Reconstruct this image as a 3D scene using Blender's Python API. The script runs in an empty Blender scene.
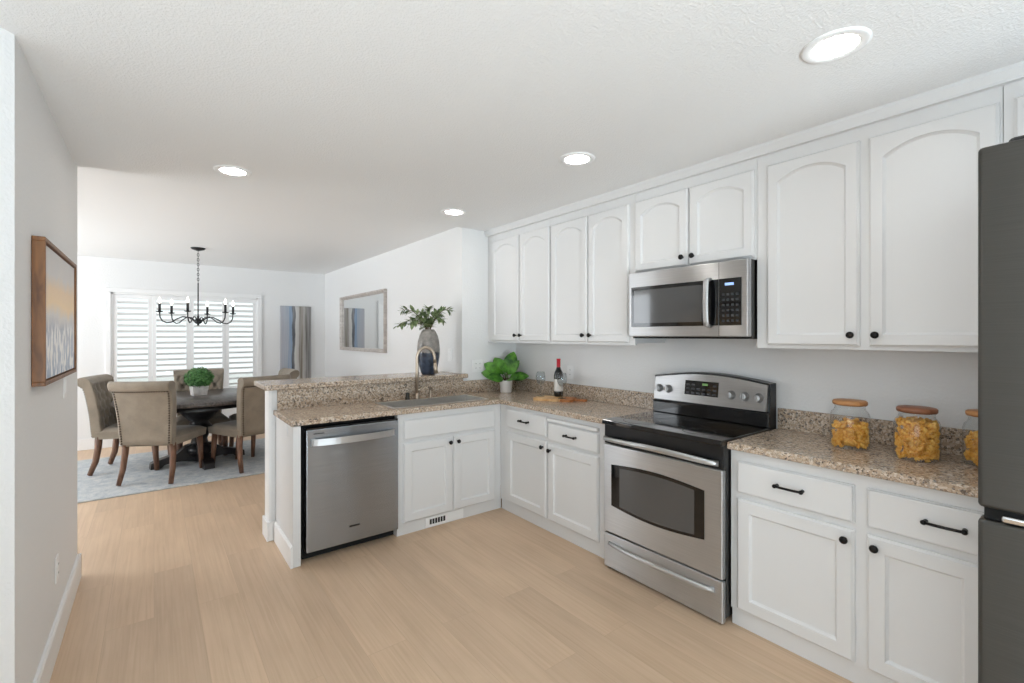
import bpy, bmesh, math, random
from mathutils import Vector, Matrix
R = math.radians
S = bpy.context.scene
C = S.collection
random.seed(7)

# ---------------------------------------------------------------- camera
CAM_H = 1.44
FPX = 466.0
YAW = math.atan((512 - 154) / FPX)
cam_d = bpy.data.cameras.new('camera')
cam = bpy.data.objects.new('camera', cam_d)
C.objects.link(cam)
cam.location = (0, 0, CAM_H)
cam.rotation_euler = (math.pi / 2, 0, -YAW)
cam_d.sensor_fit = 'HORIZONTAL'
cam_d.sensor_width = 36
cam_d.lens = 36 * FPX / 1024
cam_d.shift_y = (335.5 - 341.5) / 1024
cam_d.clip_start = 0.02
S.camera = cam

# ---------------------------------------------------------------- light, sky, exposure
S.view_settings.view_transform = 'Standard'
S.view_settings.look = 'None'
S.view_settings.gamma = 1
S.view_settings.use_curve_mapping = False
S.view_settings.exposure = -0.12
S.cycles.max_bounces = 10
S.cycles.diffuse_bounces = 6
S.cycles.glossy_bounces = 4
S.cycles.transparent_max_bounces = 24
S.cycles.caustics_reflective = False
S.cycles.caustics_refractive = False
S.cycles.sample_clamp_indirect = 4
world = bpy.data.worlds.new('world')
S.world = world
world.use_nodes = True
bg = world.node_tree.nodes['Background']
bg.inputs[0].default_value = (0.93, 0.97, 1.0, 1)
bg.inputs[1].default_value = 1.35


def area(name, loc, aim, sx, sy, power, col=(1, 1, 1)):
    d = bpy.data.lights.new(name, 'AREA')
    d.shape = 'RECTANGLE'
    d.size, d.size_y = sx, sy
    d.energy = power
    d.color = col
    o = bpy.data.objects.new(name, d)
    o.location = loc
    o.rotation_euler = Vector(aim).to_track_quat('-Z', 'Y').to_euler()
    C.objects.link(o)
    return o


# area lamps standing in for daylight at the openings, plus added uplights outside
SKY = (0.79, 0.895, 1.0)
SKY_W = (0.88, 0.935, 1.0)
area('daylight_added_door', (0.1, -2.52, 1.15), (0, 1, 0), 1.9, 2.1, 4, SKY)  # area lamp just inside the added patio door, in place of daylight
area('daylight_side_window', (-2.02, -0.6, 1.45), (1, 0, 0), 2.2, 1.3, 24, SKY)
area('daylight_living_window', (-3.34, 5.9, 1.35), (1, 0, 0), 2.2, 1.9, 75, SKY_W)
area('added_uplight_patio', (0.1, -4.4, 0.0), (0, 0.15, 0.99), 3.6, 3.0, 1120, SKY)  # lamp added outside the door, aimed up to brighten the kitchen ceiling
area('added_uplight_yard', (-5.2, 5.6, 0.0), (0.15, 0, 0.99), 3.6, 3.0, 820, SKY_W)  # second added lamp, beyond the living window, lifting the left ceiling and dining room


# ---------------------------------------------------------------- materials
def nt(name):
    m = bpy.data.materials.new(name)
    m.use_nodes = True
    t = m.node_tree
    return m, t, t.nodes['Principled BSDF']


def N(t, kind, **kw):
    n = t.nodes.new(kind)
    for k, v in kw.items():
        if k in n.inputs:
            n.inputs[k].default_value = v
        else:
            setattr(n, k, v)
    return n


def srgb(r, g, b):
    f = lambda c: (c / 255 / 12.92) if c / 255 <= 0.04045 else ((c / 255 + 0.055) / 1.055) ** 2.4
    return (f(r), f(g), f(b), 1)


def coords(t, scale=(1, 1, 1), rot=(0, 0, 0), src='Object'):
    tc = N(t, 'ShaderNodeTexCoord')
    mp = N(t, 'ShaderNodeMapping')
    mp.inputs['Scale'].default_value = scale
    mp.inputs['Rotation'].default_value = rot
    t.links.new(tc.outputs[src], mp.inputs[0])
    return mp.outputs[0]


def ramp(t, fac, stops, interp='LINEAR'):
    r = N(t, 'ShaderNodeValToRGB')
    cr = r.color_ramp
    cr.interpolation = interp
    while len(cr.elements) < len(stops):
        cr.elements.new(0.5)
    for e, (p, c) in zip(cr.elements, stops):
        e.position = p
        e.color = c
    t.links.new(fac, r.inputs[0])
    return r.outputs[0]


def bump(t, p, h, strength, dist):
    b = N(t, 'ShaderNodeBump')
    b.inputs['Strength'].default_value = strength
    b.inputs['Distance'].default_value = dist
    t.links.new(h, b.inputs['Height'])
    t.links.new(b.outputs[0], p.inputs['Normal'])


def plain(name, col, rough=0.5, metal=0.0, spec=0.5, coat=0.0):
    m, t, p = nt(name)
    p.inputs['Base Color'].default_value = col
    p.inputs['Roughness'].default_value = rough
    p.inputs['Metallic'].default_value = metal
    p.inputs['Specular IOR Level'].default_value = spec
    p.inputs['Coat Weight'].default_value = coat
    return m


def paint(name, col, scale=120, strength=0.25, dist=0.002, rough=0.6):
    m, t, p = nt(name)
    p.inputs['Base Color'].default_value = col
    p.inputs['Roughness'].default_value = rough
    p.inputs['Specular IOR Level'].default_value = 0.3
    n = N(t, 'ShaderNodeTexNoise', Scale=scale, Detail=2.0)
    t.links.new(coords(t), n.inputs['Vector'])
    h = ramp(t, n.outputs[0], [(0.42, (0, 0, 0, 1)), (0.62, (1, 1, 1, 1))])
    bump(t, p, h, strength, dist)
    return m


M = {}
M['wall'] = paint('wall_paint', srgb(232, 232, 232), 70, 0.3, 0.002)
M['ceiling'] = paint('ceiling_paint', srgb(236, 236, 236), 130, 0.34, 0.003, 0.8)
M['ceiling_smooth'] = paint('dining_ceiling_paint', srgb(236, 236, 236), 60, 0.08, 0.002, 0.8)
M['trim'] = plain('trim_paint', srgb(238, 238, 238), 0.4)
M['cabinet'] = paint('cabinet_paint', srgb(221, 221, 221), 200, 0.05, 0.0005, 0.35)
M['black_metal'] = plain('oil_rubbed_metal', srgb(28, 26, 26), 0.4, 0.6)
M['iron'] = plain('chandelier_iron', srgb(52, 52, 54), 0.45, 0.6)
M['black_gloss'] = plain('black_glass', srgb(10, 10, 11), 0.06, 0.0, 0.5, 0.3)
M['black_plastic'] = plain('black_enamel', srgb(16, 16, 17), 0.3)
M['black_matte'] = plain('black_void', srgb(9, 9, 9), 0.8)
M['ceramic'] = plain('white_ceramic', srgb(232, 230, 228), 0.35)
M['plate'] = plain('white_plastic', srgb(240, 240, 240), 0.35)
M['side_grey'] = plain('fridge_side_paint', srgb(205, 205, 205), 0.45)
M['chrome'] = plain('chrome', srgb(215, 215, 215), 0.12, 1.0)
M['mirror'] = plain('mirror_silver', srgb(240, 242, 242), 0.01, 1.0)
M['soil'] = plain('dark_soil', srgb(50, 38, 28), 0.9)


def steel(name, col, rough=0.38, streak=(3, 3, 260)):
    m, t, p = nt(name)
    p.inputs['Metallic'].default_value = 1.0
    p.inputs['Roughness'].default_value = rough
    p.inputs['Anisotropic'].default_value = 1.0
    p.inputs['Anisotropic Rotation'].default_value = 0.25
    tg = N(t, 'ShaderNodeTangent', direction_type='RADIAL', axis='Z')
    t.links.new(tg.outputs[0], p.inputs['Tangent'])
    n = N(t, 'ShaderNodeTexNoise', Scale=1.0, Detail=3.0)
    t.links.new(coords(t, streak), n.inputs['Vector'])
    a = tuple(c * 0.93 for c in col[:3]) + (1,)
    b = tuple(min(1, c * 1.05) for c in col[:3]) + (1,)
    t.links.new(ramp(t, n.outputs[0], [(0.3, a), (0.7, b)]), p.inputs['Base Color'])
    return m


M['steel'] = steel('brushed_steel', srgb(206, 207, 208))
M['steel_dark'] = steel('dark_slate_steel', srgb(96, 95, 92), 0.42)
M['steel_dw'] = steel('dishwasher_steel', srgb(168, 174, 182), 0.24)
M['sink_steel'] = plain('sink_steel', srgb(214, 212, 208), 0.42, 1.0)
M['nickel'] = plain('brushed_nickel', srgb(186, 172, 156), 0.34, 1.0)


def glass(name, tint=(1, 1, 1, 1), ior=1.45, refl=1.0):
    m = bpy.data.materials.new(name)
    m.use_nodes = True
    t = m.node_tree
    t.nodes.clear()
    o = N(t, 'ShaderNodeOutputMaterial')
    mix = N(t, 'ShaderNodeMixShader')
    tr = N(t, 'ShaderNodeBsdfTransparent')
    tr.inputs[0].default_value = tint
    gl = N(t, 'ShaderNodeBsdfGlossy')
    gl.inputs['Roughness'].default_value = 0.02
    lw_ = N(t, 'ShaderNodeLayerWeight', Blend=0.5)
    pw = N(t, 'ShaderNodeMath', operation='POWER')
    pw.inputs[1].default_value = 4.0
    t.links.new(lw_.outputs['Facing'], pw.inputs[0])
    fr = N(t, 'ShaderNodeMath', operation='MULTIPLY_ADD')
    fr.inputs[1].default_value = 0.85 * refl
    fr.inputs[2].default_value = 0.03 + 0.04 * max(0, refl - 1)
    t.links.new(pw.outputs[0], fr.inputs[0])
    t.links.new(fr.outputs[0], mix.inputs[0])
    t.links.new(tr.outputs[0], mix.inputs[1])
    t.links.new(gl.outputs[0], mix.inputs[2])
    t.links.new(mix.outputs[0], o.inputs[0])
    return m


M['glass'] = glass('clear_glass', (0.96, 0.97, 0.97, 1), refl=1.3)
M['crystal_stem'] = glass('wine_glass_stem', (0.86, 0.88, 0.89, 1), refl=2.0)
M['crystal'] = glass('wine_glass_crystal', (0.90, 0.92, 0.93, 1), refl=1.6)
M['window_glass'] = glass('window_glass', (0.97, 0.99, 0.98, 1), refl=0.3)
M['bottle_glass'] = plain('dark_bottle_glass', srgb(12, 16, 18), 0.06, 0.0, 0.6)


def emit(name, col, strength):
    m, t, p = nt(name)
    p.inputs['Base Color'].default_value = col
    p.inputs['Emission Color'].default_value = col
    p.inputs['Emission Strength'].default_value = strength
    return m


M['lamp'] = emit('lamp_lens', (1.0, 0.96, 0.9, 1), 45)
M['bulb'] = emit('candle_bulb', (1.0, 0.93, 0.82, 1), 5)
M['lcd_green'] = emit('clock_display', srgb(110, 150, 90), 0.25)
M['lcd_blue'] = emit('microwave_display', srgb(150, 180, 235), 0.7)


def floor_mat():
    m, t, p = nt('oak_plank')
    v = coords(t, (1, 1, 1), (0, 0, R(90)))
    br = N(t, 'ShaderNodeTexBrick')
    br.offset = 0.37
    br.inputs['Color1'].default_value = (0.0, 0.0, 0.0, 1)
    br.inputs['Color2'].default_value = (1, 1, 1, 1)
    br.inputs['Mortar'].default_value = (0.5, 0.5, 0.5, 1)
    br.inputs['Scale'].default_value = 1.0
    br.inputs['Mortar Size'].default_value = 0.0012
    br.inputs['Brick Width'].default_value = 1.5
    br.inputs['Row Height'].default_value = 0.19
    t.links.new(v, br.inputs['Vector'])
    # per plank shift of the grain
    mx = N(t, 'ShaderNodeVectorMath', operation='MULTIPLY_ADD')
    mx.inputs[1].default_value = (7, 3, 5)
    t.links.new(br.outputs['Color'], mx.inputs[0])
    t.links.new(v, mx.inputs[2])
    g = N(t, 'ShaderNodeMapping')
    g.inputs['Scale'].default_value = (1.1, 40, 1)
    t.links.new(mx.outputs[0], g.inputs[0])
    n = N(t, 'ShaderNodeTexNoise', Scale=1.6, Detail=5.0, Roughness=0.6, Distortion=0.6)
    t.links.new(g.outputs[0], n.inputs['Vector'])
    g2 = N(t, 'ShaderNodeMapping')
    g2.inputs['Scale'].default_value = (2.0, 5, 1)
    t.links.new(mx.outputs[0], g2.inputs[0])
    n2 = N(t, 'ShaderNodeTexNoise', Scale=1.2, Detail=3.0)
    t.links.new(g2.outputs[0], n2.inputs['Vector'])
    c1 = ramp(t, n.outputs[0], [(0.25, srgb(198, 170, 142)), (0.5, srgb(208, 181, 153)), (0.75, srgb(214, 188, 161))])
    c2 = ramp(t, n2.outputs[0], [(0.3, (0.93, 0.92, 0.91, 1)), (0.7, (1.04, 1.04, 1.04, 1))])
    mm = N(t, 'ShaderNodeMix', data_type='RGBA', blend_type='MULTIPLY')
    mm.inputs[0].default_value = 1.0
    t.links.new(c1, mm.inputs[6])
    t.links.new(c2, mm.inputs[7])
    c3 = ramp(t, br.outputs['Color'], [(0.0, (0.93, 0.92, 0.92, 1)), (1.0, (1.04, 1.03, 1.02, 1))])
    m2 = N(t, 'ShaderNodeMix', data_type='RGBA', blend_type='MULTIPLY')
    m2.inputs[0].default_value = 1.0
    t.links.new(mm.outputs[2], m2.inputs[6])
    t.links.new(c3, m2.inputs[7])
    m3 = N(t, 'ShaderNodeMix', data_type='RGBA', blend_type='MIX')
    fm = N(t, 'ShaderNodeMath', operation='MULTIPLY')
    fm.inputs[1].default_value = 0.18
    t.links.new(br.outputs['Fac'], fm.inputs[0])
    t.links.new(fm.outputs[0], m3.inputs[0])
    t.links.new(m2.outputs[2], m3.inputs[6])
    m3.inputs[7].default_value = srgb(120, 92, 70)
    t.links.new(m3.outputs[2], p.inputs['Base Color'])
    p.inputs['Roughness'].default_value = 0.42
    p.inputs['Specular IOR Level'].default_value = 0.35
    bump(t, p, n.outputs[0], 0.06, 0.001)
    return m


M['floor'] = floor_mat()


def granite():
    m, t, p = nt('speckled_granite')
    v = coords(t)
    v1 = N(t, 'ShaderNodeTexVoronoi', Scale=105.0)
    v2 = N(t, 'ShaderNodeTexVoronoi', Scale=230.0)
    n = N(t, 'ShaderNodeTexNoise', Scale=14.0, Detail=3.0)
    for k in (v1, v2, n):
        t.links.new(v, k.inputs['Vector'])
    s1 = N(t, 'ShaderNodeSeparateColor')
    t.links.new(v1.outputs['Color'], s1.inputs[0])
    s2 = N(t, 'ShaderNodeSeparateColor')
    t.links.new(v2.outputs['Color'], s2.inputs[0])
    a = ramp(t, s1.outputs[0], [(0.0, srgb(78, 70, 66)), (0.12, srgb(150, 128, 108)), (0.30, srgb(182, 160, 138)),
                               (0.52, srgb(196, 177, 157)), (0.74, srgb(214, 201, 185)), (0.93, srgb(136, 130, 126))], 'CONSTANT')
    b = ramp(t, s2.outputs[1], [(0.0, srgb(64, 58, 56)), (0.13, srgb(172, 150, 128)), (0.48, srgb(188, 169, 149)),
                               (0.82, srgb(218, 208, 195))], 'CONSTANT')
    mx = N(t, 'ShaderNodeMix', data_type='RGBA')
    f = ramp(t, n.outputs[0], [(0.4, (0.2, 0.2, 0.2, 1)), (0.6, (0.65, 0.65, 0.65, 1))])
    t.links.new(f, mx.inputs[0])
    t.links.new(a, mx.inputs[6])
    t.links.new(b, mx.inputs[7])
    t.links.new(mx.outputs[2], p.inputs['Base Color'])
    p.inputs['Roughness'].default_value = 0.19
    p.inputs['Specular IOR Level'].default_value = 0.5
    return m


M['granite'] = granite()


def wood(name, dark, light, scale=(2, 18, 18), rough=0.45):
    m, t, p = nt(name)
    n = N(t, 'ShaderNodeTexNoise', Scale=1.8, Detail=5.0, Distortion=0.8)
    t.links.new(coords(t, scale), n.inputs['Vector'])
    t.links.new(ramp(t, n.outputs[0], [(0.3, dark), (0.7, light)]), p.inputs['Base Color'])
    p.inputs['Roughness'].default_value = rough
    return m


M['leg_wood'] = wood('walnut_leg_wood', srgb(84, 56, 42), srgb(134, 98, 76), (18, 18, 3))
M['frame_wood'] = wood('rustic_frame_wood', srgb(92, 56, 26), srgb(142, 94, 50), (20, 20, 3))
M['grey_wood'] = wood('weathered_grey_wood', srgb(168, 158, 152), srgb(202, 195, 189), (12, 3, 12))
M['table_wood'] = wood('dark_table_wood', srgb(48, 42, 40), srgb(96, 88, 84), (24, 2.2, 12), 0.32)
M['base_wood'] = wood('black_table_wood', srgb(18, 17, 18), srgb(40, 36, 36), (8, 8, 3), 0.35)
M['board_light'] = wood('pale_maple_wood', srgb(196, 148, 92), srgb(232, 194, 142), (14, 3, 10))
M['board_dark'] = wood('acacia_wood', srgb(140, 84, 42), srgb(190, 124, 70), (14, 3, 10))
M['lid_light'] = wood('acacia_lid_light', srgb(166, 112, 66), srgb(206, 152, 100), (18, 4, 6))
M['lid_dark'] = wood('acacia_lid_dark', srgb(112, 68, 46), srgb(160, 106, 76), (18, 4, 6))


def fabric(name, a, b, scale=420):
    m, t, p = nt(name)
    n = N(t, 'ShaderNodeTexNoise', Scale=scale, Detail=2.0)
    n2 = N(t, 'ShaderNodeTexNoise', Scale=9.0, Detail=3.0)
    v = coords(t)
    t.links.new(v, n.inputs['Vector'])
    t.links.new(v, n2.inputs['Vector'])
    ad = N(t, 'ShaderNodeMath', operation='ADD')
    t.links.new(n.outputs[0], ad.inputs[0])
    t.links.new(n2.outputs[0], ad.inputs[1])
    hf = N(t, 'ShaderNodeMath', operation='MULTIPLY')
    hf.inputs[1].default_value = 0.5
    t.links.new(ad.outputs[0], hf.inputs[0])
    t.links.new(ramp(t, hf.outputs[0], [(0.3, a), (0.7, b)]), p.inputs['Base Color'])
    p.inputs['Roughness'].default_value = 0.9
    p.inputs['Sheen Weight'].default_value = 0.2
    bump(t, p, n.outputs[0], 0.25, 0.001)
    return m


M['nail'] = plain('bronze_nail', srgb(70, 58, 46), 0.45, 0.4)
M['linen'] = fabric('beige_linen', srgb(120, 110, 97), srgb(152, 140, 124))


def rug_mat():
    m, t, p = nt('distressed_rug')
    v = coords(t)
    n = N(t, 'ShaderNodeTexNoise', Scale=13, Detail=9.0, Roughness=0.78, Distortion=0.3)
    n2 = N(t, 'ShaderNodeTexNoise', Scale=190.0, Detail=2.0)
    t.links.new(v, n.inputs['Vector'])
    t.links.new(v, n2.inputs['Vector'])
    c = ramp(t, n.outputs[0], [(0.32, srgb(152, 160, 168)), (0.48, srgb(186, 190, 193)), (0.62, srgb(208, 207, 204))])
    c2 = ramp(t, n2.outputs[0], [(0.3, (0.85, 0.85, 0.85, 1)), (0.7, (1.04, 1.04, 1.04, 1))])
    mm = N(t, 'ShaderNodeMix', data_type='RGBA', blend_type='MULTIPLY')
    mm.inputs[0].default_value = 1
    t.links.new(c, mm.inputs[6])
    t.links.new(c2, mm.inputs[7])
    t.links.new(mm.outputs[2], p.inputs['Base Color'])
    p.inputs['Roughness'].default_value = 0.95
    bump(t, p, n2.outputs[0], 0.3, 0.002)
    return m


M['rug'] = rug_mat()


def stripes_mat():
    m, t, p = nt('striped_canvas')
    tc = N(t, 'ShaderNodeTexCoord')
    n = N(t, 'ShaderNodeTexNoise', Scale=3.0, Detail=4.0)
    mp = N(t, 'ShaderNodeMapping')
    mp.inputs['Scale'].default_value = (2, 2, 0.8)
    t.links.new(tc.outputs['Object'], mp.inputs[0])
    t.links.new(mp.outputs[0], n.inputs['Vector'])
    sx = N(t, 'ShaderNodeSeparateXYZ')
    t.links.new(tc.outputs['Generated'], sx.inputs[0])
    ma = N(t, 'ShaderNodeMath', operation='MULTIPLY_ADD')
    ma.inputs[1].default_value = 0.16
    t.links.new(n.outputs[0], ma.inputs[0])
    t.links.new(sx.outputs[0], ma.inputs[2])
    sb = N(t, 'ShaderNodeMath', operation='SUBTRACT')
    sb.inputs[1].default_value = 0.08
    t.links.new(ma.outputs[0], sb.inputs[0])
    c = ramp(t, sb.outputs[0], [(0.0, srgb(176, 176, 184)), (0.2, srgb(160, 168, 182)), (0.27, srgb(128, 150, 176)),
                               (0.36, srgb(134, 158, 186)), (0.39, srgb(30, 42, 58)), (0.45, srgb(38, 48, 62)),
                               (0.48, srgb(206, 206, 204)), (0.58, srgb(188, 184, 178)), (0.62, srgb(112, 102, 88)),
                               (0.7, srgb(124, 114, 100)), (0.76, srgb(166, 162, 156)), (0.84, srgb(92, 88, 84)), (0.92, srgb(112, 110, 108)),
                               (1.0, srgb(140, 140, 140))])
    n3 = N(t, 'ShaderNodeTexNoise', Scale=1.0, Detail=4.0)
    mp3 = N(t, 'ShaderNodeMapping')
    mp3.inputs['Scale'].default_value = (38, 38, 1.2)
    t.links.new(tc.outputs['Object'], mp3.inputs[0])
    t.links.new(mp3.outputs[0], n3.inputs['Vector'])
    mx3 = N(t, 'ShaderNodeMix', data_type='RGBA')
    t.links.new(ramp(t, n3.outputs[0], [(0.35, (0, 0, 0, 1)), (0.7, (0.55, 0.55, 0.55, 1))]), mx3.inputs[0])
    t.links.new(c, mx3.inputs[6])
    mx3.inputs[7].default_value = srgb(196, 194, 194)
    t.links.new(mx3.outputs[2], p.inputs['Base Color'])
    p.inputs['Roughness'].default_value = 0.7
    return m


M['stripes'] = stripes_mat()


def field_art():
    m, t, p = nt('misty_field_canvas')
    tc = N(t, 'ShaderNodeTexCoord')
    sx = N(t, 'ShaderNodeSeparateXYZ')
    t.links.new(tc.outputs['Generated'], sx.inputs[0])
    n = N(t, 'ShaderNodeTexNoise', Scale=7.0, Detail=6.0, Roughness=0.65)
    t.links.new(tc.outputs['Object'], n.inputs['Vector'])
    ma = N(t, 'ShaderNodeMath', operation='MULTIPLY_ADD')
    ma.inputs[1].default_value = 0.22
    t.links.new(n.outputs[0], ma.inputs[0])
    t.links.new(sx.outputs[2], ma.inputs[2])
    sb = N(t, 'ShaderNodeMath', operation='SUBTRACT')
    sb.inputs[1].default_value = 0.11
    t.links.new(ma.outputs[0], sb.inputs[0])
    base = ramp(t, sb.outputs[0], [(0.0, srgb(176, 190, 210)), (0.25, srgb(208, 214, 226)), (0.38, srgb(196, 200, 210)),
                                  (0.48, srgb(232, 228, 225)), (0.58, srgb(252, 226, 190)), (0.7, srgb(244, 218, 188)),
                                  (0.82, srgb(222, 218, 216)), (1.0, srgb(212, 210, 210))])
    n2 = N(t, 'ShaderNodeTexNoise', Scale=22.0, Detail=5.0)
    mp = N(t, 'ShaderNodeMapping')
    mp.inputs['Scale'].default_value = (1, 1.2, 0.5)
    t.links.new(tc.outputs['Object'], mp.inputs[0])
    t.links.new(mp.outputs[0], n2.inputs['Vector'])
    fl = ramp(t, n2.outputs[0], [(0.46, (0, 0, 0, 1)), (0.54, (1, 1, 1, 1))])
    lo = ramp(t, sx.outputs[2], [(0.36, (1, 1, 1, 1)), (0.46, (0, 0, 0, 1))])
    mu = N(t, 'ShaderNodeMath', operation='MULTIPLY')
    t.links.new(fl, mu.inputs[0])
    t.links.new(lo, mu.inputs[1])
    mm = N(t, 'ShaderNodeMix', data_type='RGBA')
    t.links.new(mu.outputs[0], mm.inputs[0])
    t.links.new(base, mm.inputs[6])
    mm.inputs[7].default_value = srgb(255, 255, 255)
    t.links.new(mm.outputs[2], p.inputs['Base Color'])
    p.inputs['Roughness'].default_value = 0.6
    return m


M['field_art'] = field_art()


def vase_mat():
    m, t, p = nt('two_tone_glaze')
    tc = N(t, 'ShaderNodeTexCoord')
    sx = N(t, 'ShaderNodeSeparateXYZ')
    t.links.new(tc.outputs['Object'], sx.inputs[0])
    n = N(t, 'ShaderNodeTexNoise', Scale=26.0, Detail=5.0)
    t.links.new(tc.outputs['Object'], n.inputs['Vector'])
    ma = N(t, 'ShaderNodeMath', operation='MULTIPLY_ADD')
    ma.inputs[1].default_value = 0.03
    t.links.new(n.outputs[0], ma.inputs[0])
    t.links.new(sx.outputs[2], ma.inputs[2])
    z = ramp(t, ma.outputs[0], [(0.205, (0, 0, 0, 1)), (0.215, (1, 1, 1, 1))])
    up = ramp(t, n.outputs[0], [(0.3, srgb(112, 108, 104)), (0.7, srgb(158, 152, 146))])
    dn = ramp(t, n.outputs[0], [(0.3, srgb(30, 36, 48)), (0.7, srgb(66, 78, 98))])
    mm = N(t, 'ShaderNodeMix', data_type='RGBA')
    t.links.new(z, mm.inputs[0])
    t.links.new(dn, mm.inputs[6])
    t.links.new(up, mm.inputs[7])
    t.links.new(mm.outputs[2], p.inputs['Base Color'])
    p.inputs['Roughness'].default_value = 0.3
    return m


M['vase'] = vase_mat()


def leafmat(name, a, b, rough=0.45, scale=12):
    m, t, p = nt(name)
    n = N(t, 'ShaderNodeTexNoise', Scale=scale, Detail=2.0)
    t.links.new(coords(t), n.inputs['Vector'])
    t.links.new(ramp(t, n.outputs[0], [(0.35, a), (0.65, b)]), p.inputs['Base Color'])
    p.inputs['Roughness'].default_value = rough
    return m


M['box_leaf'] = leafmat('boxwood_leaf', srgb(24, 74, 28), srgb(104, 158, 84), 0.45, 60)
M['fig_leaf'] = leafmat('glossy_fig_leaf', srgb(26, 78, 22), srgb(104, 162, 62), 0.3, 16)
M['olive_leaf'] = leafmat('olive_leaf', srgb(78, 100, 60), srgb(150, 164, 118), 0.45, 30)
M['stem'] = plain('woody_stem', srgb(92, 76, 56), 0.7)
M['stone_pot'] = leafmat('grey_stone', srgb(190, 186, 182), srgb(214, 211, 207), 0.7, 20)
M['pasta'] = leafmat('golden_pasta', srgb(230, 164, 58), srgb(248, 204, 110), 0.35, 60)
M['capsule'] = plain('red_capsule', srgb(196, 30, 48), 0.35)
M['paper'] = plain('label_paper', srgb(228, 226, 222), 0.6)
M['oven_glass'] = plain('oven_window_glass', srgb(74, 74, 74), 0.08, 0.0, 0.7, 0.3)
M['cooktop_ring'] = plain('cooktop_marking', srgb(52, 52, 54), 0.12)
M['key'] = plain('keypad_grey', srgb(50, 52, 56), 0.4)
M['vent_grey'] = plain('vent_shadow', srgb(40, 40, 40), 0.7)
M['paving'] = leafmat('pale_patio_paving', srgb(214, 214, 210), srgb(228, 228, 224), 0.9, 3)
M['sage'] = leafmat('hedge_leaf', srgb(106, 132, 96), srgb(170, 190, 156), 0.8, 20)


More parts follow.
